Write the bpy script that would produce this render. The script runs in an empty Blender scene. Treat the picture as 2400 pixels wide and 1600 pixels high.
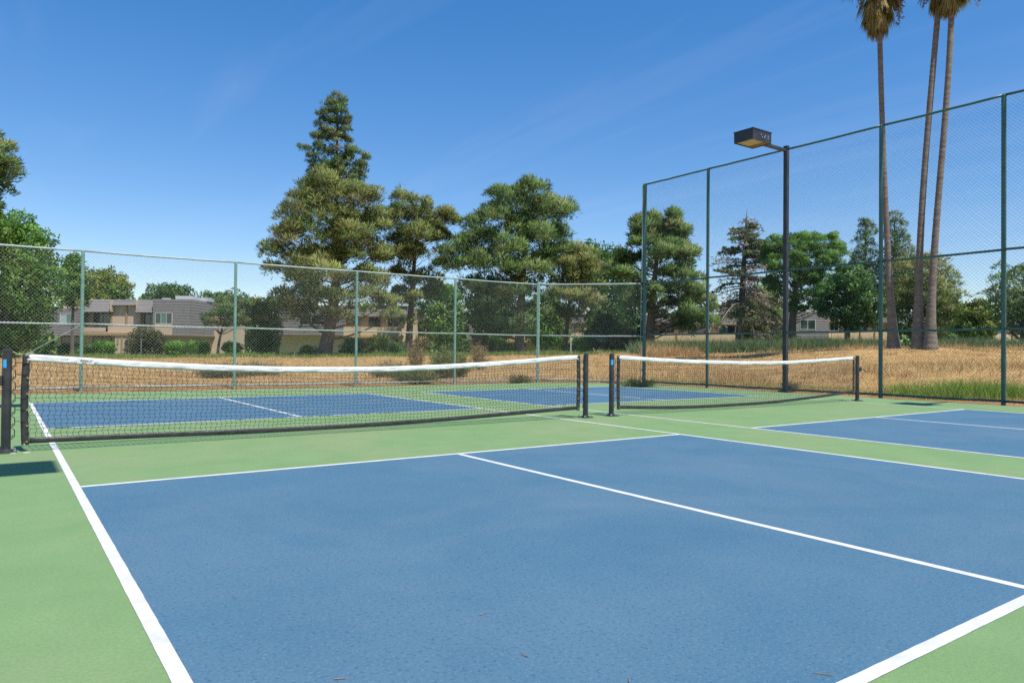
import bpy, math, random
import numpy as np
from mathutils import Matrix, Vector

# ------------------------------------------------------------------ camera
SC = bpy.context.scene
COL = SC.collection
CAM = (-0.4156, -7.8180, 0.9568)
YAW, PIT, ROL = 0.6187, 0.01271, 0.00974
FPX = 1687.84                      # focal length in pixels of a 2400 px wide frame
Fh = (math.sin(YAW), math.cos(YAW))
Rh = (math.cos(YAW), -math.sin(YAW))
F = Vector((Fh[0]*math.cos(PIT), Fh[1]*math.cos(PIT), math.sin(PIT)))
R0 = Vector((Rh[0], Rh[1], 0)); U0 = R0.cross(F)
Rv = R0*math.cos(ROL) + U0*math.sin(ROL)
Uv = -R0*math.sin(ROL) + U0*math.cos(ROL)
cam = bpy.data.cameras.new('camera'); camo = bpy.data.objects.new('camera', cam); COL.objects.link(camo)
m3 = Matrix((Rv, Uv, -F)).transposed()
camo.matrix_world = Matrix.Translation(CAM) @ m3.to_4x4()
cam.sensor_width = 36.0; cam.lens = 36.0*FPX/2400.0
cam.clip_start = 0.05; cam.clip_end = 9000
SC.camera = camo

# ------------------------------------------------------------------ sky, sun, exposure
SUN_EL, SUN_AZ = math.radians(61.5), math.radians(6)     # azimuth: from -Y towards +X
sd = Vector((math.sin(SUN_AZ)*math.cos(SUN_EL), -math.cos(SUN_AZ)*math.cos(SUN_EL), math.sin(SUN_EL)))
W = bpy.data.worlds.new('World'); SC.world = W; W.use_nodes = True
nt = W.node_tree; nt.nodes.clear()
out = nt.nodes.new('ShaderNodeOutputWorld'); bg = nt.nodes.new('ShaderNodeBackground')
sky = nt.nodes.new('ShaderNodeTexSky'); sky.sky_type = 'NISHITA'; sky.sun_disc = False
sky.sun_elevation = SUN_EL; sky.sun_rotation = math.pi - SUN_AZ
sky.altitude = 100; sky.air_density = 1.0; sky.dust_density = 0.15; sky.ozone_density = 3.0
bg.inputs['Strength'].default_value = 0.150
# faint streaks of high cirrus on a flat layer far above
tc = nt.nodes.new('ShaderNodeTexCoord'); sep = nt.nodes.new('ShaderNodeSeparateXYZ')
nt.links.new(tc.outputs['Generated'], sep.inputs[0])
mx = nt.nodes.new('ShaderNodeMath'); mx.operation = 'MAXIMUM'; mx.inputs[1].default_value = 0.06
nt.links.new(sep.outputs['Z'], mx.inputs[0])
comb = nt.nodes.new('ShaderNodeCombineXYZ')
for ax in 'XY':
    dv = nt.nodes.new('ShaderNodeMath'); dv.operation = 'DIVIDE'
    nt.links.new(sep.outputs[ax], dv.inputs[0]); nt.links.new(mx.outputs[0], dv.inputs[1])
    nt.links.new(dv.outputs[0], comb.inputs[ax])
mp = nt.nodes.new('ShaderNodeMapping'); mp.inputs['Rotation'].default_value = (0, 0, math.radians(4))
mp.inputs['Scale'].default_value = (1.3, 0.17, 1)
nt.links.new(comb.outputs[0], mp.inputs[0])
nz = nt.nodes.new('ShaderNodeTexNoise'); nz.inputs['Scale'].default_value = 1.3; nz.inputs['Detail'].default_value = 5
nz.inputs['Distortion'].default_value = 0.7
nt.links.new(mp.outputs[0], nz.inputs['Vector'])
rp = nt.nodes.new('ShaderNodeValToRGB'); rp.color_ramp.elements[0].position = 0.50; rp.color_ramp.elements[1].position = 0.80
rp.color_ramp.elements[1].color = (0.15, 0.15, 0.15, 1)
nt.links.new(nz.outputs[0], rp.inputs[0])
mix = nt.nodes.new('ShaderNodeMix'); mix.data_type = 'RGBA'
nt.links.new(rp.outputs[0], mix.inputs['Factor']); nt.links.new(sky.outputs[0], mix.inputs['A'])
mix.inputs['B'].default_value = (3.9, 4.9, 6.6, 1)
hs = nt.nodes.new('ShaderNodeHueSaturation'); hs.inputs['Saturation'].default_value = 1.38; hs.inputs['Hue'].default_value = 0.511
nt.links.new(mix.outputs['Result'], hs.inputs['Color'])
gm = nt.nodes.new('ShaderNodeGamma'); gm.inputs['Gamma'].default_value = 0.80
nt.links.new(hs.outputs[0], gm.inputs[0]); nt.links.new(gm.outputs[0], bg.inputs[0]); nt.links.new(bg.outputs[0], out.inputs[0])

sun = bpy.data.lights.new('sun', 'SUN'); suno = bpy.data.objects.new('sun', sun); COL.objects.link(suno)
sun.energy = 4.2; sun.angle = math.radians(0.53); sun.color = (1.0, 0.95, 0.87)
suno.rotation_mode = 'QUATERNION'; suno.rotation_quaternion = (-sd).to_track_quat('-Z', 'Y')
suno.location = (0, -30, 40)
SC.view_settings.view_transform = 'Standard'; SC.view_settings.look = 'None'
SC.view_settings.exposure = 0.55; SC.view_settings.gamma = 1.0
SC.render.engine = 'CYCLES'
SC.cycles.max_bounces = 6; SC.cycles.transparent_max_bounces = 8
SC.cycles.use_denoising = False
SC.render.filter_size = 1.25

# ------------------------------------------------------------------ placing helpers
K = 2400.0/2352.0
def vh(u): return 821.45 + 0.00975*(u-1200)
def P(u, d):
    """ground position of picture column u (2400 px frame) at depth d metres"""
    t = (u-1200)/FPX
    return CAM[0] + d*(Fh[0]+Rh[0]*t), CAM[1] + d*(Fh[1]+Rh[1]*t)
def Zv(u, v, d): return CAM[2] + (vh(u)-v)*d/FPX
def sm(a, b, x):
    t = np.clip((np.asarray(x, float)-a)/(b-a), 0, 1); return t*t*(3-2*t)

# terrain: level by the court, swelling towards the palms
CTRL = []
for u, v, d in [(0, 842, 60), (300, 840, 60), (755, 838, 62), (1100, 835, 62), (1320, 832, 62), (1520, 829, 60),
                (1700, 826, 56), (1950, 822, 54), (2140, 813, 35), (2300, 818, 40), (2500, 820, 45), (2400, 826, 80),
                (1700, 829, 85), (1200, 830, 90), (300, 830, 75), (700, 832, 80), (2150, 850, 25), (2400, 860, 22)]:
    x, y = P(u, d); CTRL.append((x, y, Zv(u, v, d)))
for u, d in [(1900, 27), (1650, 30), (1300, 32), (900, 32), (400, 32), (50, 32), (-500, 40)]:
    x, y = P(u, d); CTRL.append((x, y, 0.05 + 0.00012*max(0, u-900)))
CTRL += [(-30, 40, 0), (-30, 0, 0), (-30, -40, 0), (20, -40, 0.2), (60, -30, 1.0), (0, 200, 0.3), (150, 150, 0.8), (200, 0, 1.0), (20, -12, .2), (16.4, 3, 0), (16.4, -2, 0), (7, 11, 0), (14.5, 9.6, 0)]
CT = np.array(CTRL)
def court_dist(x, y):
    """distance outside the fenced court (0 inside)"""
    dx = np.maximum(x-15.7, 0); dy = np.maximum(y-10.4, 0)
    dc = np.maximum(((x-13.4)*0.69+(y-10.2)*0.724), 0)
    dl = np.maximum(-2.2-x, 0); db = np.maximum(-14.0-y, 0)
    return np.maximum.reduce([np.hypot(np.maximum(dx, dl), np.maximum(dy, db)), np.where((x > 13) & (y > 7.5), dc, 0)])
def terr(x, y):
    x = np.asarray(x, float); y = np.asarray(y, float)
    sh = x.shape; xf = x.ravel(); yf = y.ravel()
    d2 = (xf[:, None]-CT[None, :, 0])**2 + (yf[:, None]-CT[None, :, 1])**2 + 4.0
    w = d2**-1.6
    z = (w*CT[None, :, 2]).sum(1)/w.sum(1)
    cd = court_dist(xf, yf)
    z = z*sm(0.0, 7.0, cd) - 0.05*(1-sm(0.0, 0.8, cd))
    z += sm(0.5, 3, cd)*(0.05*np.sin(xf*1.3+yf*.4)*np.sin(yf*1.1-.3*xf)+0.04*np.sin(xf*.37)*np.cos(yf*.43))
    return z.reshape(sh)
def T(x, y): return float(terr(np.array([x]), np.array([y]))[0])

# ------------------------------------------------------------------ materials
MATS = {}
def mat(name, c1, c2=None, scale=6.0, rough=0.6, bump=0.0, bscale=None, metal=0.0, spec=0.5, detail=6, lo=0.35, hi=0.65, stretch=(1, 1, 1), c3=None, s3=0.5, coord='Object'):
    m = bpy.data.materials.new(name); m.use_nodes = True; n = m.node_tree; N = n.nodes; L = n.links
    b = N['Principled BSDF']; b.inputs['Roughness'].default_value = rough; b.inputs['Metallic'].default_value = metal
    b.inputs['Specular IOR Level'].default_value = spec
    t = N.new('ShaderNodeTexCoord'); mp = N.new('ShaderNodeMapping'); mp.inputs['Scale'].default_value = stretch
    L.new(t.outputs[coord], mp.inputs[0])
    if c2 is None: c2 = tuple(min(1, v*1.18) for v in c1)
    z = N.new('ShaderNodeTexNoise'); z.inputs['Scale'].default_value = scale; z.inputs['Detail'].default_value = detail
    z.inputs['Roughness'].default_value = 0.65
    L.new(mp.outputs[0], z.inputs['Vector'])
    r = N.new('ShaderNodeValToRGB'); r.color_ramp.elements[0].position = lo; r.color_ramp.elements[1].position = hi
    r.color_ramp.elements[0].color = (*c1, 1); r.color_ramp.elements[1].color = (*c2, 1)
    L.new(z.outputs[0], r.inputs[0]); last = r.outputs[0]
    if c3:
        z3 = N.new('ShaderNodeTexNoise'); z3.inputs['Scale'].default_value = s3; z3.inputs['Detail'].default_value = 5
        L.new(mp.outputs[0], z3.inputs['Vector'])
        r3 = N.new('ShaderNodeValToRGB'); r3.color_ramp.elements[0].position = 0.45; r3.color_ramp.elements[1].position = 0.75
        L.new(z3.outputs[0], r3.inputs[0])
        mm = N.new('ShaderNodeMix'); mm.data_type = 'RGBA'; L.new(r3.outputs[0], mm.inputs['Factor'])
        L.new(last, mm.inputs['A']); mm.inputs['B'].default_value = (*c3, 1); last = mm.outputs['Result']
    L.new(last, b.inputs['Base Color'])
    if bump:
        z2 = N.new('ShaderNodeTexNoise'); z2.inputs['Scale'].default_value = bscale or scale*3; z2.inputs['Detail'].default_value = 4
        L.new(mp.outputs[0], z2.inputs['Vector'])
        bp = N.new('ShaderNodeBump'); bp.inputs['Strength'].default_value = bump; bp.inputs['Distance'].default_value = 0.01
        L.new(z2.outputs[0], bp.inputs['Height']); L.new(bp.outputs[0], b.inputs['Normal'])
    MATS[name] = m; return m

def leafmat(name, transl=0.25, rough=0.6):
    m = bpy.data.materials.new(name); m.use_nodes = True; n = m.node_tree; N = n.nodes; L = n.links
    b = N['Principled BSDF']; b.inputs['Roughness'].default_value = rough; b.inputs['Specular IOR Level'].default_value = 0.25
    a = N.new('ShaderNodeAttribute'); a.attribute_name = 'Col'
    L.new(a.outputs['Color'], b.inputs['Base Color'])
    tr = N.new('ShaderNodeBsdfTranslucent'); L.new(a.outputs['Color'], tr.inputs['Color'])
    ms = N.new('ShaderNodeMixShader'); ms.inputs[0].default_value = transl
    L.new(b.outputs[0], ms.inputs[1]); L.new(tr.outputs[0], ms.inputs[2]); L.new(ms.outputs[0], N['Material Output'].inputs[0])
    MATS[name] = m; return m

leafmat('leaf', 0.38); leafmat('needle', 0.36); leafmat('grass', 0.3, 0.7)
mat('green_court', (0.150, 0.254, 0.102), (0.170, 0.273, 0.114), scale=2.2, rough=0.75, bump=0.25, bscale=160, spec=0.25, c3=(0.205, 0.270, 0.128), s3=0.55)
def speckle(name, sc, amt):
    n = MATS[name].node_tree; N = n.nodes; L = n.links; b = N['Principled BSDF']; src = b.inputs['Base Color'].links[0].from_socket
    t = N.new('ShaderNodeTexCoord'); z = N.new('ShaderNodeTexNoise'); z.inputs['Scale'].default_value = sc; z.inputs['Detail'].default_value = 3; L.new(t.outputs['Object'], z.inputs['Vector'])
    r = N.new('ShaderNodeValToRGB'); r.color_ramp.elements[0].position = .3; r.color_ramp.elements[1].position = .7
    r.color_ramp.elements[0].color = (1-amt, 1-amt, 1-amt, 1); r.color_ramp.elements[1].color = (1+amt, 1+amt, 1+amt, 1); L.new(z.outputs[0], r.inputs[0])
    m = N.new('ShaderNodeMix'); m.data_type = 'RGBA'; m.blend_type = 'MULTIPLY'; m.inputs['Factor'].default_value = 1; m.clamp_result = False
    L.new(src, m.inputs['A']); L.new(r.outputs[0], m.inputs['B']); L.new(m.outputs['Result'], b.inputs['Base Color'])
speckle('green_court', 75, .09); speckle('green_court', 3, .03)
mat('white_paint', (0.47, 0.475, 0.47), (0.60, 0.60, 0.59), scale=7, detail=10, lo=.3, hi=.55, rough=0.75, bump=0.3, bscale=160, spec=0.2)
mat('fence_green', (0.125, 0.27, 0.205), (0.19, 0.35, 0.28), scale=14, rough=0.5, bump=0.1, c3=(0.26, 0.36, 0.31), s3=6)
mat('fence_dark', (0.036, 0.095, 0.078), (0.055, 0.130, 0.108), scale=10, rough=0.4)
mat('rail_pale', (0.27, 0.33, 0.30), (0.40, 0.44, 0.42), scale=9, rough=0.45, c3=(0.1789, 0.3252, 0.2602), s3=2.2)
mat('wire_pale', (0.1626, 0.2033, 0.1707), (0.2276, 0.2520, 0.2276), scale=5, rough=0.5, metal=0.2)
mat('wire_dark', (0.055, 0.085, 0.075), (0.09, 0.12, 0.10), scale=5, rough=0.5)
mat('black_steel', (0.018, 0.018, 0.022), (0.03, 0.03, 0.035), scale=12, rough=0.38, c3=(0.06, 0.058, 0.055), s3=5)
mat('black_vinyl', (0.020, 0.019, 0.021), (0.045, 0.042, 0.042), scale=10, rough=0.42, bump=0.9, bscale=22)
mat('net_cord', (0.018, 0.018, 0.020), (0.03, 0.03, 0.03), scale=10, rough=0.8)
mat('white_vinyl', (0.68, 0.675, 0.66), (0.52, 0.535, 0.55), scale=6, rough=0.55, bump=0.9, bscale=9, stretch=(1, 1, 2.2), lo=0.45, hi=0.8)
mat('zinc', (0.55, 0.55, 0.56), (0.42, 0.42, 0.43), scale=20, rough=0.35, metal=0.8)
mat('brass', (0.50, 0.36, 0.16), (0.35, 0.25, 0.11), scale=40, rough=0.35, metal=0.8)
mat('blue_sticker', (0.02, 0.33, 0.75), (0.03, 0.38, 0.80), scale=20, rough=0.5)
mat('cord_yellow', (0.62, 0.52, 0.24), (0.5, 0.42, 0.2), scale=60, rough=0.7)
mat('lamp_black', (0.016, 0.017, 0.022), (0.028, 0.030, 0.036), scale=5, rough=0.45, c3=(0.05, 0.05, 0.05), s3=3)
mat('lamp_lens', (0.5041, 0.3821, 0.1789), (0.5854, 0.4634, 0.2439), scale=4, rough=0.35)
mat('lamp_white', (0.5691, 0.5691, 0.5528), rough=0.6)
mat('lamp_rust', (0.20, 0.11, 0.055), (0.28, 0.16, 0.08), scale=9, rough=0.6)
mat('bark_pine', (0.0935, 0.0610, 0.0447), (0.1707, 0.1220, 0.0935), scale=5, rough=0.9, bump=1.0, bscale=9, stretch=(1, 1, .25))
mat('bark_grey', (0.0813, 0.0691, 0.0569), (0.1626, 0.1423, 0.1220), scale=5, rough=0.9, bump=1.0, bscale=9, stretch=(1, 1, .25))
mat('bark_palm', (0.125, 0.106, 0.088), (0.235, 0.205, 0.172), scale=6, rough=0.9, bump=1.0, bscale=12, stretch=(1, 1, 2.6), c3=(0.12, 0.09, 0.07), s3=2.0)
mat('twig_dead', (0.24, 0.185, 0.15), (0.36, 0.29, 0.24), scale=6, rough=0.9)
mat('stucco', (0.47, 0.355, 0.245), (0.52, 0.40, 0.28), scale=2, rough=0.9, bump=0.3, bscale=40)
mat('stucco_yellow', (0.58, 0.43, 0.26), (0.63, 0.475, 0.29), scale=2, rough=0.9, bump=0.3, bscale=40)
mat('shingle', (0.165, 0.152, 0.146), (0.235, 0.215, 0.206), scale=5, rough=0.85, bump=0.4, bscale=20, stretch=(1, 1, 3))
mat('timber', (0.2927, 0.1911, 0.0935), (0.3577, 0.2358, 0.1220), scale=6, rough=0.8)
mat('timber_yellow', (0.4065, 0.2764, 0.1138), (0.4715, 0.3252, 0.1463), scale=6, rough=0.8)
mat('window_frame', (0.48, 0.47, 0.45), (0.54, 0.53, 0.51), scale=4, rough=0.5)
mat('dark_frame', (0.05, 0.045, 0.04), (0.08, 0.07, 0.06), scale=4, rough=0.6)
mat('glass', (0.018, 0.03, 0.03), (0.03, 0.05, 0.045), scale=1.2, rough=0.06, spec=0.8)
mat('glass_green', (0.05, 0.14, 0.11), (0.08, 0.19, 0.15), scale=0.8, rough=0.08, spec=0.8)
mat('curtain', (0.4472, 0.4634, 0.4553), (0.3252, 0.3577, 0.3577), scale=9, rough=0.7, stretch=(3, 3, .2))
mat('roof_metal', (0.4472, 0.4553, 0.4634), (0.5041, 0.5122, 0.5203), scale=3, rough=0.45, metal=0.3)
mat('roof_white', (0.5854, 0.5854, 0.5772), (0.6341, 0.6341, 0.6260), scale=3, rough=0.8)
mat('twig_wood', (0.20, 0.11, 0.07), (0.32, 0.20, 0.13), scale=30, rough=0.9)
mat('beige_patch', (0.4065, 0.3821, 0.2764), (0.4715, 0.4472, 0.3415), scale=30, rough=0.8)

def blue_mat():
    m = bpy.data.materials.new('blue_court'); m.use_nodes = True; n = m.node_tree; N = n.nodes; L = n.links
    b = N['Principled BSDF']; b.inputs['Roughness'].default_value = 0.72; b.inputs['Specular IOR Level'].default_value = 0.25
    t = N.new('ShaderNodeTexCoord')
    def noise(sc, det, rough=0.6, dist=0.0):
        z = N.new('ShaderNodeTexNoise'); z.inputs['Scale'].default_value = sc; z.inputs['Detail'].default_value = det
        z.inputs['Roughness'].default_value = rough; z.inputs['Distortion'].default_value = dist
        L.new(t.outputs['Object'], z.inputs['Vector']); return z.outputs[0]
    def ramp(src, p0, p1, c0, c1):
        r = N.new('ShaderNodeValToRGB'); r.color_ramp.elements[0].position = p0; r.color_ramp.elements[1].position = p1
        r.color_ramp.elements[0].color = (*c0, 1); r.color_ramp.elements[1].color = (*c1, 1); L.new(src, r.inputs[0]); return r.outputs[0]
    def mixc(f, a, bb, typ='MIX'):
        mm = N.new('ShaderNodeMix'); mm.data_type = 'RGBA'; mm.blend_type = typ
        if isinstance(f, float): mm.inputs['Factor'].default_value = f
        else: L.new(f, mm.inputs['Factor'])
        L.new(a, mm.inputs['A'])
        if isinstance(bb, tuple): mm.inputs['B'].default_value = (*bb, 1)
        else: L.new(bb, mm.inputs['B'])
        return mm.outputs['Result']
    base = ramp(noise(0.9, 5, 0.7), 0.3, 0.7, (0.050, 0.130, 0.203), (0.072, 0.157, 0.228))
    worn = ramp(noise(0.55, 6, 0.68, 0.8), 0.44, 0.72, (0, 0, 0), (0.85, 0.85, 0.85))
    c = mixc(worn, base, (0.0976, 0.1691, 0.2260))
    spk = ramp(noise(62, 3, 0.6), 0.30, 0.47, (0.85, 0.85, 0.85), (0, 0, 0))      # darker pits between the grains
    c = mixc(spk, c, (0.0325, 0.0935, 0.1667))
    spk2 = ramp(noise(85, 2, 0.5), 0.56, 0.72, (0, 0, 0), (0.75, 0.75, 0.75))         # pale worn grains
    c = mixc(spk2, c, (0.1220, 0.1951, 0.2585))
    L.new(c, b.inputs['Base Color'])
    bp = N.new('ShaderNodeBump'); bp.inputs['Strength'].default_value = 0.35; bp.inputs['Distance'].default_value = 0.004
    L.new(noise(120, 3), bp.inputs['Height']); L.new(bp.outputs[0], b.inputs['Normal'])
    MATS['blue_court'] = m
blue_mat()

def ground_mat():
    m = bpy.data.materials.new('dry_ground'); m.use_nodes = True; n = m.node_tree; N = n.nodes; L = n.links
    b = N['Principled BSDF']; b.inputs['Roughness'].default_value = 0.95; b.inputs['Specular IOR Level'].default_value = 0.1
    t = N.new('ShaderNodeTexCoord'); a = N.new('ShaderNodeAttribute'); a.attribute_name = 'Col'
    z = N.new('ShaderNodeTexNoise'); z.inputs['Scale'].default_value = 1.4; z.inputs['Detail'].default_value = 9; z.inputs['Roughness'].default_value = 0.75
    L.new(t.outputs['Object'], z.inputs['Vector'])
    r = N.new('ShaderNodeValToRGB'); r.color_ramp.elements[0].position = 0.3; r.color_ramp.elements[1].position = 0.72
    r.color_ramp.elements[0].color = (0.55, 0.50, 0.45, 1); r.color_ramp.elements[1].color = (1.25, 1.25, 1.2, 1)
    L.new(z.outputs[0], r.inputs[0])
    mm = N.new('ShaderNodeMix'); mm.data_type = 'RGBA'; mm.blend_type = 'MULTIPLY'; mm.inputs['Factor'].default_value = 1
    L.new(a.outputs['Color'], mm.inputs['A']); L.new(r.outputs[0], mm.inputs['B']); L.new(mm.outputs['Result'], b.inputs['Base Color'])
    z2 = N.new('ShaderNodeTexNoise'); z2.inputs['Scale'].default_value = 9; z2.inputs['Detail'].default_value = 6
    L.new(t.outputs['Object'], z2.inputs['Vector'])
    bp = N.new('ShaderNodeBump'); bp.inputs['Strength'].default_value = 0.8; bp.inputs['Distance'].default_value = 0.06
    L.new(z2.outputs[0], bp.inputs['Height']); L.new(bp.outputs[0], b.inputs['Normal'])
    MATS['dry_ground'] = m
ground_mat()

# ------------------------------------------------------------------ mesh helpers
MW = {}
def thing(name, label, cat, loc=(0, 0, 0), rz=0.0, group=None):
    o = bpy.data.objects.new(name, None); COL.objects.link(o); o.location = loc; o.rotation_euler = (0, 0, rz)
    o.empty_display_size = 0.2
    o['label'] = label; o['category'] = cat
    if group: o['group'] = group
    MW[o.name] = Matrix.Translation(loc) @ Matrix.Rotation(rz, 4, 'Z'); return o
def tag(o, label, cat, group=None):
    o['label'] = label; o['category'] = cat
    if group: o['group'] = group
    return o
class M:
    def __init__(s): s.v = []; s.f = []; s.mi = []
    def add(s, vs, fs, mi=0):
        b = len(s.v); s.v += [tuple(x) for x in vs]; s.f += [tuple(i+b for i in f) for f in fs]; s.mi += [mi]*len(fs); return s
    def box(s, a, b, mi=0, mtx=None):
        x0, y0, z0 = a; x1, y1, z1 = b
        vs = [(x0, y0, z0), (x1, y0, z0), (x1, y1, z0), (x0, y1, z0), (x0, y0, z1), (x1, y0, z1), (x1, y1, z1), (x0, y1, z1)]
        if mtx is not None: vs = [tuple(mtx @ Vector(q)) for q in vs]
        return s.add(vs, [(0, 3, 2, 1), (4, 5, 6, 7), (0, 1, 5, 4), (1, 2, 6, 5), (2, 3, 7, 6), (3, 0, 4, 7)], mi)
    def tube(s, pts, rad, n=6, caps=True, mi=0):
        pts = [Vector(q) for q in pts]
        if not hasattr(rad, '__len__'): rad = [rad]*len(pts)
        b = len(s.v); prev = None
        for i, q in enumerate(pts):
            d = (pts[min(i+1, len(pts)-1)] - pts[max(i-1, 0)]).normalized()
            if prev is None:
                ref = Vector((0, 0, 1)) if abs(d.z) < 0.9 else Vector((1, 0, 0)); sx = d.cross(ref).normalized()
            else: sx = (prev - d*prev.dot(d)).normalized()
            prev = sx; sy = d.cross(sx)
            for k in range(n):
                a = 2*math.pi*k/n; s.v.append(tuple(q + (sx*math.cos(a)+sy*math.sin(a))*rad[i]))
        for i in range(len(pts)-1):
            for k in range(n):
                s.f.append((b+i*n+k, b+i*n+(k+1) % n, b+(i+1)*n+(k+1) % n, b+(i+1)*n+k)); s.mi.append(mi)
        if caps:
            s.f.append(tuple(b+k for k in reversed(range(n)))); s.f.append(tuple(b+(len(pts)-1)*n+k for k in range(n))); s.mi += [mi, mi]
        return s
    def build(s, name, mats, parent=None, world=True, smooth=False, bevel=0.0):
        me = bpy.data.meshes.new(name); v = s.v
        if parent is not None and world:
            p = parent
            while p.parent is not None: p = p.parent
            inv = MW[p.name].inverted(); v = [tuple(inv @ Vector(q)) for q in v]
        me.from_pydata(v, [], s.f)
        for mn in ([mats] if isinstance(mats, str) else mats): me.materials.append(MATS[mn])
        if any(s.mi): me.polygons.foreach_set('material_index', s.mi)
        if smooth: me.polygons.foreach_set('use_smooth', [True]*len(s.f))
        me.update()
        o = bpy.data.objects.new(name, me); COL.objects.link(o)
        if parent is not None: o.parent = parent
        if bevel:
            bv = o.modifiers.new('bevel', 'BEVEL'); bv.width = bevel; bv.segments = 2; bv.limit_method = 'ANGLE'
        return o
def struct(o): o['kind'] = 'structure'; return o
def fast_mesh(name, V, nper, matname, cols=None, parent=None, normals=None):
    """V: (N*nper,3) vertices; each nper of them make one face"""
    me = bpy.data.meshes.new(name); nv = len(V); nf = nv//nper
    me.vertices.add(nv); me.vertices.foreach_set('co', np.ascontiguousarray(V, dtype=np.float32).ravel())
    me.loops.add(nv); me.loops.foreach_set('vertex_index', np.arange(nv, dtype=np.int32))
    me.polygons.add(nf); me.polygons.foreach_set('loop_start', np.arange(0, nv, nper, dtype=np.int32))
    if cols is not None:
        ca = me.color_attributes.new('Col', 'FLOAT_COLOR', 'POINT')
        c4 = np.ones((nv, 4), np.float32); c4[:, :3] = np.repeat(cols, nper, 0)
        ca.data.foreach_set('color', c4.ravel())
    me.materials.append(MATS[matname]); me.update(calc_edges=True)
    if normals is not None:
        me.polygons.foreach_set('use_smooth', np.ones(nf, bool))
        me.normals_split_custom_set_from_vertices(np.repeat(normals, nper, 0).astype(np.float32).tolist())
    o = bpy.data.objects.new(name, me); COL.objects.link(o)
    if parent is not None: o.parent = parent
    return o
RG = np.random.default_rng(7)
def nrm(a): return a/np.maximum(np.linalg.norm(a, axis=-1, keepdims=True), 1e-9)
def leaves(c, d, L, Wd, outw=None):
    """rhombic leaves: base c, direction d, length L, width Wd -> (4N,3); outw: side the upper face looks to"""
    s = nrm(np.cross(d, RG.normal(size=d.shape)))
    if outw is not None:
        fl = (np.cross(s, d)*outw).sum(1) < 0; s[fl] *= -1
    L = np.asarray(L).reshape(-1, 1); Wd = np.asarray(Wd).reshape(-1, 1)
    q = np.stack([c, c+d*L*.5+s*Wd*.5, c+d*L, c+d*L*.5-s*Wd*.5], 1); return q.reshape(-1, 3)

# ------------------------------------------------------------------ ground
def axis(a, b, st): return list(np.arange(a, b+1e-6, st))
gx = np.array([-4000, -1500, -600, -250, -120, -70] + axis(-45, 110, 1.25) + [125, 150, 200, 300, 600, 1500, 4000])
gy = np.array([-4000, -1500, -600, -250, -120, -70] + axis(-40, 110, 1.25) + [125, 150, 200, 300, 600, 1500, 4000])
X, Y = np.meshgrid(gx, gy); Zg = terr(X, Y); far = np.hypot(X, Y) > 115; Zg[far] *= 0.6
me = bpy.data.meshes.new('ground'); nx, ny = len(gx), len(gy)
vv = np.stack([X, Y, Zg], -1).reshape(-1, 3)
ff = [(j*nx+i, j*nx+i+1, (j+1)*nx+i+1, (j+1)*nx+i) for j in range(ny-1) for i in range(nx-1)]
me.from_pydata(vv.tolist(), [], ff); me.polygons.foreach_set('use_smooth', [True]*len(ff))
rx = vv[:, 0]-CAM[0]; ry = vv[:, 1]-CAM[1]
dep = rx*Fh[0]+ry*Fh[1]; lat = rx*Rh[0]+ry*Rh[1]; uu = 1200+FPX*lat/np.maximum(dep, 1)
straw = np.array([0.43, 0.285, 0.125]); soil = np.array([0.26, 0.15, 0.085]); lawn = np.array([0.16, 0.22, 0.07])
cdv = court_dist(vv[:, 0], vv[:, 1])
col = np.tile(straw, (len(vv), 1))
k = (1-sm(0.2, 1.1, cdv))[:, None]; col = col*(1-k)+soil*k
edge = np.interp(uu, [0, 400, 700, 1100, 1500, 2000, 2400], [58, 60, 62, 62, 60, 56, 56])
k = sm(-2, 3, dep-edge)[:, None]; col = col*(1-k)+lawn*k
ca = me.color_attributes.new('Col', 'FLOAT_COLOR', 'POINT'); c4 = np.ones((len(vv), 4), np.float32); c4[:, :3] = col
ca.data.foreach_set('color', c4.ravel()); me.materials.append(MATS['dry_ground'])
o = bpy.data.objects.new('ground', me); COL.objects.link(o); struct(o)

# ------------------------------------------------------------------ court surface with painted courts
CX0, CX1, CY0, CY1 = -1.75, 15.22, -13.0, 9.36
slab = M()
slab.add([(CX0, CY0, 0), (CX1, CY0, 0), (CX1, 7.35, 0), (13.25, CY1, 0), (CX0, CY1, 0),
          (CX0, CY0, -.12), (CX1, CY0, -.12), (CX1, 7.35, -.12), (13.25, CY1, -.12), (CX0, CY1, -.12)],
         [(0, 1, 2, 3, 4), (9, 8, 7, 6, 5), (0, 5, 6, 1), (1, 6, 7, 2), (2, 7, 8, 3), (3, 8, 9, 4), (4, 9, 5, 0)])
court = struct(slab.build('court_surface', 'green_court'))
MW['court_surface'] = Matrix.Identity(4)
LW, CWid, KL, BL = 0.0508, 6.096, 2.134, 6.706
rnd = random.Random(3)
def line(x0, y0, x1, y1, z=0.0024):
    """painted strip with very slightly uneven edges"""
    m = M(); lx, ly = x1-x0, y1-y0
    if ly > lx:
        n = max(2, int(ly/0.06))
        for i in range(n+1):
            y = y0+ly*i/n; j = .0008*rnd.uniform(-1, 1); j2 = .0008*rnd.uniform(-1, 1)
            m.v += [(x0+j, y, z), (x1+j2, y, z)]
        m.f = [(2*i, 2*i+1, 2*i+3, 2*i+2) for i in range(n)]
    else:
        n = max(2, int(lx/0.06))
        for i in range(n+1):
            x = x0+lx*i/n; j = .0008*rnd.uniform(-1, 1); j2 = .0008*rnd.uniform(-1, 1)
            m.v += [(x, y0+j, z), (x, y1+j2, z)]
        m.f = [(2*i, 2*i+2, 2*i+3, 2*i+1) for i in range(n)]
    m.mi = [0]*len(m.f)
    return m.build('white_line', 'white_paint', court)
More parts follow.
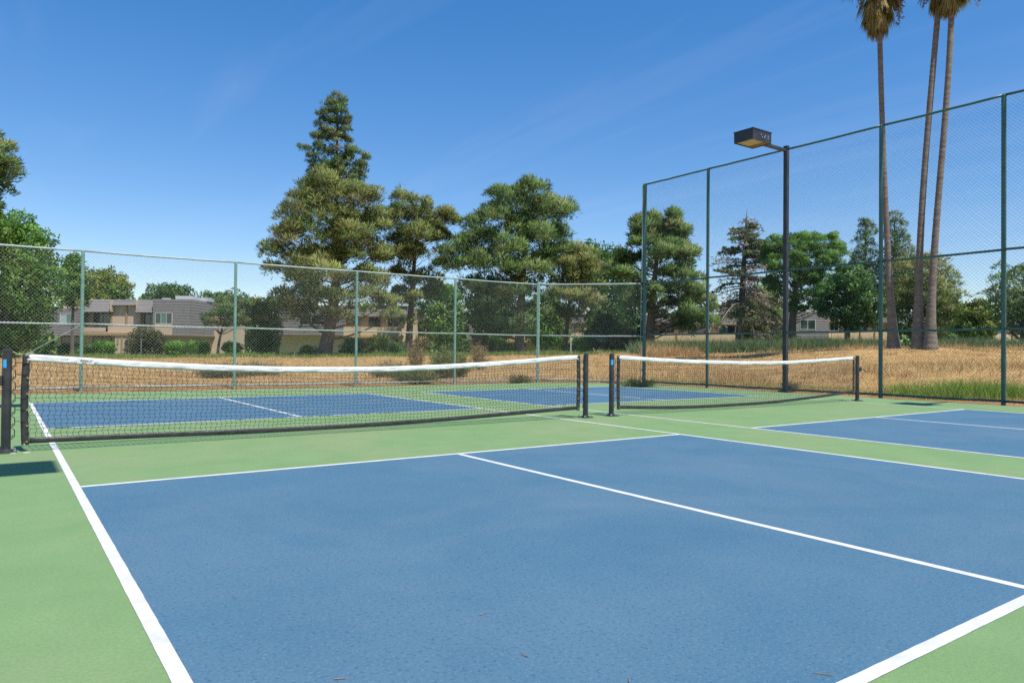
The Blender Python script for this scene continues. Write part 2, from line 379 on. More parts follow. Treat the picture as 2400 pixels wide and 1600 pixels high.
for x0 in (0.0, 7.372):
    for s in (-1, 1):
        ya, yb = sorted((s*KL, s*BL))
        m = M(); m.add([(x0+.01, ya, .0012), (x0+CWid-.01, ya, .0012), (x0+CWid-.01, yb, .0012), (x0+.01, yb, .0012)], [(0, 1, 2, 3)])
        m.build('blue_panel', 'blue_court', court)
    for xs in (x0, x0+CWid-LW): line(xs, -BL, xs+LW, BL)
    xi0, xi1 = x0+LW+.0015, x0+CWid-LW-.0015
    for s in (-1, 1):
        ya, yb = sorted((s*BL, s*(BL-LW))); line(xi0, ya, xi1, yb)
        ya, yb = sorted((s*KL, s*(KL-LW))); line(xi0, ya, xi1, yb)
        xc = x0+CWid/2
        ya, yb = sorted((s*(KL+.0015), s*(BL-LW-.0015))); line(xc-LW/2, ya, xc+LW/2, yb)

# ------------------------------------------------------------------ chain link fences
def mesh_panel(p0, p1, z0, z1, parent, matn, pitch=0.074, r=0.0016, off=(0, 0), weave=0.004):
    """diamond wire fabric between two ground points"""
    p0 = Vector((*p0, 0)); p1 = Vector((*p1, 0)); d = p1-p0; L = d.length; d.normalize(); nn = Vector((-d.y, d.x, 0))
    H = z1-z0; seg = []
    sl = 1.0
    n = int((L+H/sl)/pitch)+1
    for dirn in (1, -1):
        for i in range(n):
            c = -H/sl + i*pitch + rnd.uniform(-.1, .1)*pitch
            # wire s = c + t/sl, t in 0..H
            t0 = max(0, -c*sl); t1 = min(H, (L-c)*sl)
            if t1-t0 < 0.02: continue
            s0, s1 = c+t0/sl, c+t1/sl
            if dirn < 0: s0, s1 = L-s0, L-s1
            seg.append((s0, t0, s1, t1, dirn))
    V = []
    for s0, t0, s1, t1, dn in seg:
        a = p0+d*s0+Vector((0, 0, z0+t0))+nn*(weave*dn); b = p0+d*s1+Vector((0, 0, z0+t1))+nn*(weave*dn)
        ax = (b-a).normalized(); e1 = nn; e2 = ax.cross(nn)
        ring = [e1*r, -e1*(r*.5)+e2*(r*.87), -e1*(r*.5)-e2*(r*.87)]
        A = [a+q for q in ring]; B = [b+q for q in ring]
        for k in range(3):
            k2 = (k+1) % 3; V += [A[k], A[k2], B[k2], B[k]]
    inv = MW[parent.name].inverted()
    V = np.array([tuple(q) for q in V]); t = np.array(inv.translation)
    return fast_mesh('chain_link_panel', V+t, 4, matn, None, parent)

def round_post(parent, x, y, z0, z1, r, matn, cap=True, name='post'):
    m = M(); m.tube([(x, y, z0), (x, y, z1)], r, 12)
    if cap: m.tube([(x, y, z1), (x, y, z1+r*.5), (x, y, z1+r*1.1)], [r*1.12, r*1.05, r*.35], 12)
    return m.build(name, matn, parent, smooth=False)
def rail(parent, a, b, r, matn, name='rail'):
    n = 9; pts = []
    for i in range(n):
        t = i/(n-1); q = Vector(a).lerp(Vector(b), t); q.z -= 0.012*math.sin(math.pi*t)*rnd.uniform(.3, 1); pts.append(q)
    return M().tube(pts, r, 8).build(name, matn, parent, smooth=True)

# straight run along the far side
fx = [-2.1, 1.05, 4.27, 7.40, 10.45, 13.42]; FY = 10.42
fy = [10.5, 10.47, 10.44, 10.38, 10.33, 10.20]
fen = thing('chain_link_fence', 'faded green chain-link fence with pale rails along the far court end', 'fence', (fx[1], fy[1], 0), group='court fences')
for i, (x, y) in enumerate(zip(fx, fy)):
    if i < len(fx)-1: round_post(fen, x, y, -.15, 3.03, .036, 'fence_green')
    else: round_post(fen, x, y, -.15, 3.07, .048, 'fence_green')
off = Vector((0, -0.05, 0))
for i in range(len(fx)-1):
    a = (fx[i], fy[i]); b = (fx[i+1], fy[i+1])
    for z, r in ((3.05, .021), (1.44, .020), (0.06, .021)):
        e = 0.035
        rail(fen, (a[0]+(0 if z > 3 else e), a[1], z + (0 if z > 3 else rnd.uniform(-.015, .015))), (b[0]-(0 if z > 3 else e), b[1], z), r, 'rail_pale', {3.05: 'top_rail', 1.44: 'middle_rail', 0.06: 'bottom_rail'}[z])
    mesh_panel((a[0], a[1]-.05), (b[0], b[1]-.05), 0.03, 3.04, fen, 'wire_pale')
M().tube([(1.02, 10.44, 1.42), (-1.08, 10.44, 0.03)], .007, 6).build('brace_rod', 'rail_pale', fen)
# tension bands on the corner post
for z in (.35, .75, 1.1, 1.42, 1.75, 2.1, 2.45, 2.8):
    M().tube([(13.42, 10.20, z-.012), (13.42, 10.20, z+.012)], .053, 12).build('tension_band', 'rail_pale', fen)
M().tube([(13.34, 10.155, .05), (13.34, 10.155, 3.02)], .008, 5).build('tension_bar', 'rail_pale', fen)

# chamfer bay between the corner post and the tall fence
fd = thing('chain_link_fence', 'single low chain-link bay between the corner post and the tall fence', 'fence', (14.5, 9.05, 0), group='court fences')
A2, B2 = (13.47, 10.13), (15.62, 7.90)
for z, r, nme in ((3.05, .024, 'top_rail'), (1.44, .022, 'middle_rail'), (0.06, .024, 'bottom_rail')):
    rail(fd, (*A2, z), (*B2, z), r, 'rail_pale', nme)
mesh_panel((A2[0]-.03, A2[1]-.03), (B2[0]-.03, B2[1]-.03), .03, 3.04, fd, 'wire_pale')
M().tube([(15.60, 7.87, .05), (15.60, 7.87, 3.02)], .010, 5).build('tension_bar', 'rail_pale', fd)
for z in (.4, .9, 1.42, 1.95, 2.5, 2.9):
    M().box((15.57, 7.84, z-.012), (15.68, 7.88, z+.012)).build('tension_band', 'rail_pale', fd)

# tall fence along the right side
ty = [7.83, 5.41, 2.98, 0.55, -1.88, -4.32, -6.76]; TX = 15.70
ft = thing('chain_link_fence', 'tall dark green chain-link fence along the right side of the courts', 'fence', (TX, ty[0], 0), group='court fences')
for i, y in enumerate(ty):
    if i == 2 or i == 5: continue
    round_post(ft, TX, y, -.15, 6.08, .055 if i == 0 else .044, 'fence_dark')
M().tube([(TX-.05, 7.83+.05, 3.1), (TX-.05, 7.83+.05, 6.1)], .02, 8).build('tension_bar', 'rail_pale', ft)
for i in range(len(ty)-1):
    a, b = ty[i], ty[i+1]
    for z, r, nme in ((6.10, .026, 'top_rail'), (3.04, .024, 'middle_rail'), (1.48, .024, 'middle_rail'), (0.06, .024, 'bottom_rail')):
        xx = TX if z > 6 or (i not in (1, 2, 4, 5)) else TX-.06
        rail(ft, (xx, a-.03, z), (xx, b+.03, z), r, 'fence_dark', nme)
    mesh_panel((TX+.06 if i not in (1, 2, 4, 5) else TX-.02, a), (TX+.06 if i not in (1, 2, 4, 5) else TX-.02, b), .03, 6.09, ft, 'wire_dark', pitch=0.078, r=0.0015)

# ------------------------------------------------------------------ court lamps
def court_lamp(px, py, sgn, label):
    t = thing('court_lamp', label, 'lamp', (px, py, 0), group='box lamps on poles beside the courts')
    m = M(); m.box((px-.052, py-.052, -.1), (px+.052, py+.052, 6.19)); m.box((px-.058, py-.058, 6.19), (px+.058, py+.058, 6.215))
    m.build('pole', 'lamp_black', t, bevel=.008)
    m = M(); m.box((px-.13, py-.13, -.05), (px+.13, py+.13, .02)); m.build('base_plate', 'lamp_black', t, bevel=.004)
    hx0 = px + sgn*1.74; hx1 = px + sgn*1.02; zb = 6.03; hh = .255; hy = .27
    xa, xb = sorted((hx0, hx1))
    m = M(); m.box((min(px+sgn*.052, hx1+sgn*-.0), py-.045, 6.065), (max(px+sgn*.052, hx1), py+.045, 6.135)); m.build('arm', 'lamp_black', t, bevel=.006)
    m = M(); th = .02                                       # hollow housing, open below
    m.box((xa, py-hy, zb), (xb, py-hy+th, zb+hh)); m.box((xa, py+hy-th, zb), (xb, py+hy, zb+hh))
    m.box((xa, py-hy+th, zb), (xa+th, py+hy-th, zb+hh)); m.box((xb-th, py-hy+th, zb), (xb, py+hy-th, zb+hh))
    m.box((xa-.012, py-hy-.012, zb+hh), (xb+.012, py+hy+.012, zb+hh+.02))
    h = m.build('housing', 'lamp_black', t)
    lx = .20
    la, lb = (xa+th, xb-lx) if sgn < 0 else (xa+lx, xb-th)
    m = M(); m.box((la, py-hy+th, zb+.02), (lb, py+hy-th, zb+.035)); m.build('lens', 'lamp_lens', h)
    ra, rb = (lb, xb-th) if sgn < 0 else (xa+th, la)
    m = M(); m.box((ra, py-hy+th, zb+.012), (rb, py+hy-th, zb+.035)); m.build('ballast_cover', 'lamp_rust', h)
    r = random.Random(5)
    m = M()
    for dx, dz in ((.22, .62), (.42, .52), (.46, .60), (.41, .40), (.64, .62), (.63, .42), (.28, .40)):
        cx = xa+(xb-xa)*(.25+dx*.9); cz = zb+hh*dz; s = .009
        m.box((cx-s, py-hy-.004, cz-s), (cx+s, py-hy-.0005, cz+s))
    m.build('rivets', 'lamp_white', h)['kind'] = 'stuff'
    return t
court_lamp(15.80, 3.02, -1, 'black box lamp on a square pole behind the tall fence')
court_lamp(15.80, -4.32, -1, 'black box lamp outside the right picture edge, seen by its shadow beyond the near courts')
court_lamp(-1.42, -4.35, 1, 'black box lamp left of the near court, seen by its shadow by the net post')
court_lamp(-1.42, 2.85, 1, 'black box lamp left of the far court, seen by its shadow behind the net post')

# ------------------------------------------------------------------ nets
def net(x0, x1, y, topz, botz, label, sticker):
    """x0,x1: post axes; topz, botz: functions of x"""
    t = thing('tennis_style_net', label, 'net', ((x0+x1)/2, y, 0), group='court nets')
    t.name = 'court_net'; MW[t.name] = MW.get('tennis_style_net', Matrix.Translation(((x0+x1)/2, y, 0)))
    MW[t.name] = Matrix.Translation(((x0+x1)/2, y, 0))
    b0, b1 = x0+.115, x1-.115                                  # outer edges of the side bands
    n = 96; HB, BB, SB = .066, .052, .060
    def bul(x, f): # slight belly of the net, f: 0 top .. 1 bottom
        s = (x-b0)/(b1-b0); return -0.05*math.sin(math.pi*s)*f
    # headband: folded white tape, a flattened tube
    m = M()
    def band(m, za, zb, ya, thick, xs, wob):
        r = random.Random(int(x0*10)+int(za(0)*100)); base = len(m.v)
        ph = [r.uniform(0, 6.3) for _ in range(4)]
        for x in xs:
            w = wob*(math.sin(x*9+ph[0])*.5+math.sin(x*23+ph[1])*.3+math.sin(x*41+ph[2])*.2)
            a, c = za(x), zb(x); mid = (a+c)/2; yy = ya(x)
            for (dy, z) in ((-thick*.2, a), (-thick+w*.6, a*.75+c*.25), (-thick-w, mid), (-thick+w*.7, a*.2+c*.8), (-thick*.3, c), (thick*.6, c*.9+a*.1), (thick, mid), (thick*.6, a*.9+c*.1)):
                m.v.append((x, y+yy+dy, z))
        nx_ = len(xs)
        for i in range(nx_-1):
            for k in range(8): m.f.append((base+i*8+k, base+(i+1)*8+k, base+(i+1)*8+(k+1) % 8, base+i*8+(k+1) % 8)); m.mi.append(0)
        m.f.append(tuple(base+k for k in range(8))); m.f.append(tuple(base+(nx_-1)*8+7-k for k in range(8))); m.mi += [0, 0]
    xs = [b0+.03+(b1-b0-.06)*i/260 for i in range(261)]
    band(m, lambda x: topz(x)-HB, topz, lambda x: bul(x, 0), .007, xs, .013)
    hb = m.build('headband', 'white_vinyl', t, smooth=True)
    m = M(); xs2 = [b0+SB+(b1-b0-2*SB)*i/200 for i in range(201)]
    band(m, botz, lambda x: botz(x)+BB, lambda x: bul(x, 1), .008, xs2, .004)
    m.build('bottom_band', 'black_vinyl', t, smooth=True)
    for xa, sg in ((b0, 1), (b1, -1)):
        m = M(); base = 0; nz_ = 40; r = random.Random(int(xa*7)); ph = [r.uniform(0, 6) for _ in range(5)]
        za, zc = botz(xa+sg*SB/2)-.012, topz(xa+sg*SB/2)-.002
        for i in range(nz_+1):
            f = i/nz_; z = za+(zc-za)*f; xo = .012*math.sin(f*3.1)*-sg
            w = .006*(math.sin(f*37+ph[0])+math.sin(f*61+ph[1])*.7)
            xa_ = xa+xo; xb_ = xa+sg*SB+xo
            for (xx, dy) in ((xa_, -.004), ((xa_*2+xb_)/3, -.010+w), ((xa_+2*xb_)/3, -.010-w), (xb_, -.004), (xb_, .005), (xa_, .005)):
                m.v.append((xx, y+dy, z))
        for i in range(nz_):
            for k in range(6): m.f.append((i*6+k, i*6+(k+1) % 6, (i+1)*6+(k+1) % 6, (i+1)*6+k)); m.mi.append(0)
        m.f.append(tuple(range(6))); m.f.append(tuple(nz_*6+k for k in range(6))); m.mi += [0, 0]
        sb = m.build('side_band', 'black_vinyl', t, smooth=True)
        for i in range(6):
            z = za+.03+(zc-za-.10)*i/5; gx_ = xa+sg*SB*.66
            M().tube([(gx_, y-.022, z), (gx_, y+.012, z)], .010, 10).build('grommet', 'brass', sb)
    # cords: wavy verticals and sagging horizontals
    W_ = b1-b0-2*SB; nvx = int(W_/.0485); cr = .0023
    V = []
    def seg(a, b, r=cr):
        ax = b-a; l = np.linalg.norm(ax); ax = ax/l
        e1 = np.cross(ax, [0.3, 1, .2]); e1 /= np.linalg.norm(e1); e2 = np.cross(ax, e1)
        ring = [e1*r, -e1*r*.5+e2*r*.87, -e1*r*.5-e2*r*.87]
        for k_ in range(3):
            k2 = (k_+1) % 3; V.extend([a+ring[k_], a+ring[k2], b+ring[k2], b+ring[k_]])
    rows = 17; rr = np.random.default_rng(int(x0*3)+11)
    ph = rr.uniform(0, 6.3, 6)
    def node(i, j):
        x = b0+SB+W_*i/nvx; f = j/rows
        zt, zb = topz(x)-HB+.004, botz(x)+BB-.004
        z = zt+(zb-zt)*f
        z += .004*math.sin(i*.5+j*1.3+ph[0])+.003*math.sin(i*1.7+ph[1]+j)
        xo = .009*(1 if j % 2 else -1)+.004*math.sin(j*.9+i*.21+ph[2])+.012*math.sin(f*2.6+ph[3])*math.sin(i*.05)
        if j in (0, rows): xo *= .4
        return np.array([x+xo, y+bul(x, f)+.004*math.sin(i*.9+j), z])
    nodes = [[node(i, j) for j in range(rows+1)] for i in range(nvx+1)]
    for i in range(nvx+1):
        for j in range(rows):
            a, b = nodes[i][j], nodes[i][j+1]; mid = (a+b)/2+np.array([.006*math.sin(i+j*2.1), 0, 0])
            seg(a, mid); seg(mid, b)
    for j in range(1, rows):
        for i in range(nvx): seg(nodes[i][j], nodes[i+1][j])
    V = np.array(V); V -= np.array([(x0+x1)/2, y, 0])
    fast_mesh('netting', V, 4, 'net_cord', None, t)
    # cable from the headband to each post, lacing along the side bands
    for xa, xp, sg in ((b0+.03, x0, -1), (b1-.03, x1, 1)):
        zt = topz(xa)-.012
        M().tube([(xa, y, zt), ((xa+xp)/2, y, zt+.012), (xp-sg*.02, y, .915)], .0035, 6).build('cable', 'cord_yellow', t)
        zz0, zz1 = .12, .86; nseg = 7; pts = []
        xpost = xp-sg*.037; xb_ = xa-(-sg)*0 + sg*.0
        band_x = (b0 if sg < 0 else b1)
        for i in range(nseg):
            z0 = zz1+(zz0-zz1)*i/nseg; z1 = zz1+(zz0-zz1)*(i+1)/nseg
            xm = xpost-sg*.026
            pts += [(xpost, y-.01, z0), (xm, y-.012, z0+(z1-z0)*.22), (xm, y-.012, z0+(z1-z0)*.78)]
        pts.append((xpost, y-.01, zz0))
        lc = M(); lc.tube(pts, .0042, 5)
        for i in range(nseg-1):
            z = zz1+(zz0-zz1)*(i+.5)/nseg
            lc.tube([(xpost-sg*.026, y-.012, z), (band_x-sg*.03, y-.014, z-.006)], .0035, 5)
        lc.build('lacing_rope', 'net_cord', t)
    if sticker:
        # printed label patch near the left end of the headband
        xa = b0+.42; m = M(); zt = topz(xa+.07); s_ = topz(xa+.14)-topz(xa)
        m.add([(xa, y-.021, topz(xa)-.056), (xa+.14, y-.021, topz(xa+.14)-.056), (xa+.14, y-.021, topz(xa+.14)-.010), (xa, y-.021, topz(xa)-.010)], [(0, 1, 2, 3)])
        pt = m.build('maker_patch', 'lamp_white', t)
        m = M(); r = random.Random(1)
        for i in range(9):
            xx = xa+.028+i*.0075; zz = topz(xx)-.030; m.box((xx, y-.024, zz-.008), (xx+.0045, y-.0225, zz+.006+(.006 if i == 1 else 0)))
        for i in range(6):
            xx = xa+.04+i*.0065; zz = topz(xx)-.050; m.box((xx, y-.024, zz-.003), (xx+.004, y-.0225, zz+.003))
        m.build('print', 'black_steel', pt)
        m = M(); cx_, cz_ = xa+.112, topz(xa+.112)-.030
        for k_ in range(3):
            m.box((cx_-.014+k_*.008, y-.024, cz_-.010+k_*.006), (cx_-.004+k_*.008, y-.0225, cz_-.002+k_*.006))
        m.build('print', 'fence_green', pt)
    return t

def post(x, y, label, sticker=None, crank=None):
    t = thing('net_post', label, 'post', (x, y, 0), group='net posts')
    m = M(); m.tube([(x, y, .012), (x, y, .905)], .0375, 20); m.build('tube', 'black_steel', t, smooth=False)
    m = M(); m.tube([(x, y, .9055), (x, y, .921), (x, y, .929)], [.0395, .0385, .022], 20); m.build('cap', 'black_steel', t)
    m = M(); m.tube([(x, y, .0125), (x, y, .026), (x, y, .034)], [.058, .056, .042], 20); m.build('collar', 'black_steel', t)
    bp = M().box((x-.085, y-.085, 0), (x+.085, y+.085, .0118)).build('base_plate', 'black_steel', t, bevel=.003)
    for a in (-1, 1):
        for b in (-1, 1):
            M().tube([(x+a*.066, y+b*.066, .012), (x+a*.066, y+b*.066, .024), (x+a*.066, y+b*.066, .036)], [.011, .011, .006], 6).build('bolt', 'zinc', bp)
    if sticker:
        m = M(); a0, a1 = sticker; n = 6; vs = []; R = .0382
        for i in range(n+1):
            a = a0+(a1-a0)*i/n; vs += [(x+R*math.cos(a), y+R*math.sin(a), .76), (x+R*math.cos(a), y+R*math.sin(a), .835)]
        m.add(vs, [(2*i, 2*i+2, 2*i+3, 2*i+1) for i in range(n)]); m.build('sticker', 'blue_sticker', t)
    # row of lacing hooks
    for i in range(7):
        z = .14+i*.105
        M().tube([(x+crank_side(x)*.036, y-.006, z), (x+crank_side(x)*.050, y-.010, z+.006), (x+crank_side(x)*.052, y-.010, z+.018)], .004, 5).build('hook', 'black_steel', t)
    if crank:
        s = crank; m = M()
        m.box((x+s*.035 if s > 0 else x-.12, y-.03, .60), (x+.12 if s > 0 else x-.035, y+.03, .69))
        m.tube([(x+s*.08, y-.03, .645), (x+s*.08, y-.075, .645), (x+s*.15, y-.09, .60), (x+s*.15, y-.13, .60)], .010, 6)
        m.build('winch', 'black_steel', t, bevel=.005)
    return t
def crank_side(x): return 1 if x in (PX[0], PX[2]) else -1
PX = (-0.355, 6.51, 7.02, 13.84); NY = 0.06
top1 = lambda x: float(np.interp(x, [-.36, -.215, .23, 1.02, 1.88, 2.67, 3.3, 4.02, 5.0, 5.67, 6.34, 6.5], [.900, .888, .850, .797, .762, .749, .751, .770, .815, .860, .905, .912]))
bot1 = lambda x: float(np.interp(x, [-.36, -.19, .45, 1.45, 2.67, 4.03, 5.38, 6.35, 6.5], [.075, .072, .068, .054, .046, .060, .098, .123, .125]))
top2 = lambda x: float(np.interp(x, [7.0, 7.11, 8.0, 8.92, 10.2, 11.19, 12.0, 12.75, 13.77, 13.9], [.910, .905, .862, .832, .810, .812, .833, .864, .908, .912]))
bot2 = lambda x: float(np.interp(x, [7.0, 7.12, 7.9, 8.93, 10.67, 11.7, 12.75, 13.78, 13.9], [.110, .104, .066, .042, .046, .078, .122, .180, .185]))
def smooth(f, w=.35): return lambda x: sum(f(x+w*q) for q in (-1, -.5, 0, .5, 1))/5
net(PX[0], PX[1], NY, smooth(top1), smooth(bot1), 'near court net with white headband sagging between the left pair of posts', True)
net(PX[2], PX[3], NY, smooth(top2), smooth(bot2), 'right-hand court net with white headband, the farther of two', False)
# sticker angles face the camera side
post(PX[0], NY, 'black steel net post at the left edge of the picture with blue sticker', sticker=(math.radians(215), math.radians(262)), crank=-1)
post(PX[1], NY, 'plain black steel net post at the right end of the near net')
post(PX[2], NY, 'black steel net post with blue sticker at the left end of the far net', sticker=(math.radians(205), math.radians(262)))
post(PX[3], NY, 'black steel net post with a winch crank near the tall fence', crank=1)

# ------------------------------------------------------------------ foliage and trees
def pick(pal, n):
    cs = np.array([p[0] for p in pal]); w = np.array([p[1] for p in pal], float); w /= w.sum()
    return cs[RG.choice(len(cs), n, p=w)]
OLIVE = [((0.207, 0.255, 0.076), 4), ((0.259, 0.289, 0.095), 4), ((0.159, 0.221, 0.069), 3), ((0.308, 0.307, 0.123), 1.2)]
PINEG = [((0.152, 0.255, 0.076), 4), ((0.201, 0.294, 0.095), 4), ((0.115, 0.206, 0.065), 3), ((0.255, 0.303, 0.123), 1.2)]
CEDAR = [((0.098, 0.181, 0.061), 4), ((0.144, 0.215, 0.074), 3), ((0.190, 0.215, 0.084), 2), ((0.230, 0.192, 0.095), .5)]
BROAD = [((0.127, 0.269, 0.049), 4), ((0.186, 0.325, 0.064), 4), ((0.092, 0.203, 0.043), 3), ((0.283, 0.341, 0.087), 1)]
DARKB = [((0.075, 0.163, 0.046), 4), ((0.112, 0.215, 0.058), 4), ((0.164, 0.260, 0.072), 1.5)]
YELG = [((0.246, 0.310, 0.065), 4), ((0.313, 0.341, 0.085), 3), ((0.164, 0.252, 0.060), 4), ((0.388, 0.310, 0.102), .6)]
STONE = [((0.131, 0.277, 0.051), 4), ((0.182, 0.333, 0.070), 4), ((0.097, 0.211, 0.048), 3)]
HEDGE = [((0.141, 0.310, 0.036), 4), ((0.201, 0.382, 0.050), 4), ((0.105, 0.228, 0.032), 2)]

def clump_leaves(C, Rr, colors, n_per, L, Wd, style, flat=0.6, jit=.22, LD=None):
    """leaf faces round clump centres: domes, bare below"""
    Rr = np.asarray(Rr); w = (Rr/Rr.mean())**2
    cnt = np.maximum(3, (n_per*w).astype(int)); idx = np.repeat(np.arange(len(C)), cnt); n = len(idx)
    dirn = RG.normal(size=(n, 3)); dirn[:, 2] = np.where(dirn[:, 2] < 0, dirn[:, 2]*(-1 if style == 'needle' else .45)*np.where(RG.random(n) < .62, 1, -.5 if style == 'needle' else 1), dirn[:, 2])
    dirn = nrm(dirn)
    lump = 1+.22*np.sin(dirn[:, 0]*5+C[idx][:, 0]*3)*np.sin(dirn[:, 1]*5+C[idx][:, 1]*3)
    rad = ((0.45+0.55*RG.random(n)**.5)*lump)[:, None]*Rr[idx][:, None]
    sc = np.array([1, 1, flat])
    pos = C[idx]+dirn*rad*sc
    if style == 'needle':
        d = nrm(dirn*np.array([1, 1, .7])+np.array([0, 0, .45])+RG.normal(size=(n, 3))*.33)
    elif style == 'droop':
        d = nrm(dirn*np.array([1, 1, .4])+np.array([0, 0, -.55])+RG.normal(size=(n, 3))*.33)
    else:
        d = nrm(RG.normal(size=(n, 3))+dirn*.5+np.array([0, 0, -.15]))
    LL = L*(.65+.7*RG.random(n)); WW = Wd*(.7+.6*RG.random(n))
    V = leaves(pos, d, LL, WW, dirn)
    q = V.reshape(-1, 4, 3); gn = nrm(np.cross(q[:, 1]-q[:, 0], q[:, 2]-q[:, 0])); gn *= np.sign((gn*dirn).sum(1, keepdims=True)+1e-9)
    NRM = nrm(dirn*1.0+gn*.55) if LD is None else nrm(dirn*.6+LD[idx]*.7+gn*.5)
    deadl = RG.random(n) < (.03 if style == 'needle' else 0)
    colors_l = np.where(deadl[:, None], np.array([[.30, .19, .10]]), colors[idx])
    col = colors_l*(1+jit*RG.normal(size=(n, 1))).clip(.45, 1.7)*(1+.06*RG.normal(size=(n, 3)))
    return V, col.clip(.004, .9), NRM

LEAFTOTAL = [0]
def tree(name, label, rows, d, base, pal, style='needle', cr=1.3, dens=1.0, n_per=90, L=.42, Wd=.10, flat=.6, trunk=.5, bark='bark_pine', lean=(0, 0), gap=0.0,
         group=None, depth=1.0, limbs=40, seed=1, top=None, shell=.45, jit=.22, cat='tree', trunktop=.85, rise=.45, sep=1.02, edge=1.0, lobes=None, pad=.42, zoom=None, fill=1.45):
    """rows: (v,uL,uR) outline of the crown, base: (u,v) of the trunk foot; picture columns and rows give size and place, d the distance"""
    global RG
    RG = np.random.default_rng(seed*101+5)
    s = d/FPX*K
    bx, by = P(base[0]*K, d); gz = T(bx, by)
    t = thing(name, label, cat, (bx, by, gz), group=group)
    def loc(u, v): return (u-base[0])*s, Zv(base[0]*K, v*K, d)-gz        # lateral, height
    vs = np.array([r[0] for r in rows], float); ul = np.array([r[1] for r in rows], float); ur = np.array([r[2] for r in rows], float)
    zs = np.array([loc(0, v)[1] for v in vs]); la = (ul-base[0])*s; lb = (ur-base[0])*s
    zt, zb = zs.max(), zs.min(); o_ = np.argsort(zs); zs, la, lb = zs[o_], la[o_], lb[o_]
    zz = np.linspace(zb, zt, 60); hw = (np.interp(zz, zs, lb)-np.interp(zz, zs, la))/2
    C = []; cum = np.cumsum(hw); cum /= cum[-1]; gp = RG.uniform(0, 6.3, 6); fails = 0
    md2 = (cr*sep/dens**.5)**2; fz = 1/max(flat, .5)
    LD = None
    if lobes is not None: md2 *= fill*fill
    while fails < 260 and len(C) < 700:
        z = np.interp(RG.random(), cum, zz); A_, B_ = np.interp(z, zs, la), np.interp(z, zs, lb)
        h = max(.05, (B_-A_)/2-cr*.62); c = (A_+B_)/2
        rho = h*(.28+.72*RG.random()**shell); th = RG.uniform(0, 2*math.pi)
        if z > zt-cr*1.2: rho = h*RG.random()**.5
        x_, y_ = c+rho*math.cos(th), rho*math.sin(th)*depth
        zc = min(z, zt-cr*flat*.75)
        g = math.sin(x_*1.05/cr+gp[0])*math.sin(zc*1.45/cr+gp[1])+math.sin(y_*.95/cr+gp[2]+x_*.3)*.7
        if gap and g < -1+gap*1.6: fails += 1; continue
        if C:
            q = np.asarray(C); dd = (q[:, 0]-x_)**2+(q[:, 1]-y_)**2+((q[:, 2]-zc)*fz)**2
            if dd.min() < md2: fails += 1; continue
        C.append((x_, y_, zc)); fails = 0
    nmain = len(C); Rl = [cr*.62]*nmain
    if lobes is not None:                                     # branch lobes, each a cluster of small pads
        LD = [np.array(nrm(np.array([q[0]-np.interp(q[2], zs, (la+lb)/2), q[1], .35*cr])[None])[0]) for q in C]; zu, zv, zk = zoom
        for (lx_, ly_, rx_, ry_) in lobes:
            u_, v_ = (zu+lx_/zk)/K, (zv+ly_/zk)/K; x0_, z0_ = loc(u_, v_); a_ = 1.12*rx_/zk/K*s; b_ = 1.4*ry_/zk/K*s
            A_, B_ = np.interp(z0_, zs, la), np.interp(z0_, zs, lb); h = (B_-A_)/2; dx_ = x0_-(A_+B_)/2
            y0_ = RG.uniform(-.85, .85)*math.sqrt(max(h*h-dx_*dx_, .3)); pr = float(np.clip(pad*(a_+b_)/2, .28, .8)); dp = (a_+b_)/2
            for _ in range(max(4, int(2.6*(a_*dp+a_*b_+dp*b_)/3/(pr*pr)))):
                q = RG.normal(size=3); q /= np.linalg.norm(q)
                if q[2] < -.45: q[2] *= -.6
                f_ = RG.uniform(.55, .95); C.append((x0_+q[0]*a_*f_, y0_+q[1]*dp*f_, z0_+q[2]*b_*f_)); LD.append(q); Rl.append(pr)
        nmain = len(C); edge = 0
    for _ in range(int(edge*len(hw)/3)):                       # small sprays that break the outline
        z = RG.uniform(zb, zt); A_, B_ = np.interp(z, zs, la), np.interp(z, zs, lb); h = (B_-A_)/2; c = (A_+B_)/2; th = RG.uniform(0, 2*math.pi)
        rho = h+cr*RG.uniform(-.25, .35); C.append((c+rho*math.cos(th), rho*math.sin(th)*depth, z))
    C = np.array(C)
    # lateral/depth -> world axes
    Cw = np.stack([C[:, 0]*Rh[0]+C[:, 1]*Fh[0], C[:, 0]*Rh[1]+C[:, 1]*Fh[1], C[:, 2]], -1)
    Rr = cr*(.68+.55*RG.random(len(C))); Rr[nmain:] *= .5
    if lobes is not None:
        Rr = np.array(Rl)*(.75+.5*RG.random(len(C))); LD = np.array(LD); LD = np.stack([LD[:, 0]*Rh[0]+LD[:, 1]*Fh[0], LD[:, 0]*Rh[1]+LD[:, 1]*Fh[1], LD[:, 2]], -1)
    V, col, NR = clump_leaves(Cw, Rr, pick(pal, len(C))*(1+.14*RG.normal(size=(len(C), 1))), n_per, L, Wd, style, flat, jit, LD)
    fast_mesh('crown', V, 4, 'needle' if style != 'leaf' else 'leaf', col, t, NR); LEAFTOTAL[0] += len(V)//4
    # trunk and limbs
    m = M(); ztop = zb+(zt-zb)*trunktop
    ct = np.interp(ztop, zs, (la+lb)/2)
    def tp(f):
        z = -.25+(ztop+.25)*f; x = ct*f**1.3+lean[0]*math.sin(math.pi*min(1, f*1.2)); y_ = lean[1]*math.sin(math.pi*f)
        return Vector((x*Rh[0]+y_*Fh[0], x*Rh[1]+y_*Fh[1], z))
    pts = [tp(i/12) for i in range(13)]
    m.tube(pts, [trunk*.5*((1.5 if i == 0 else 1.12 if i == 1 else 1.0)*(1-.85*(i/12)**1.2)) for i in range(13)], 10)
    ids = RG.permutation(len(Cw))[:limbs]; thin = .5 if lobes is not None else 1.0
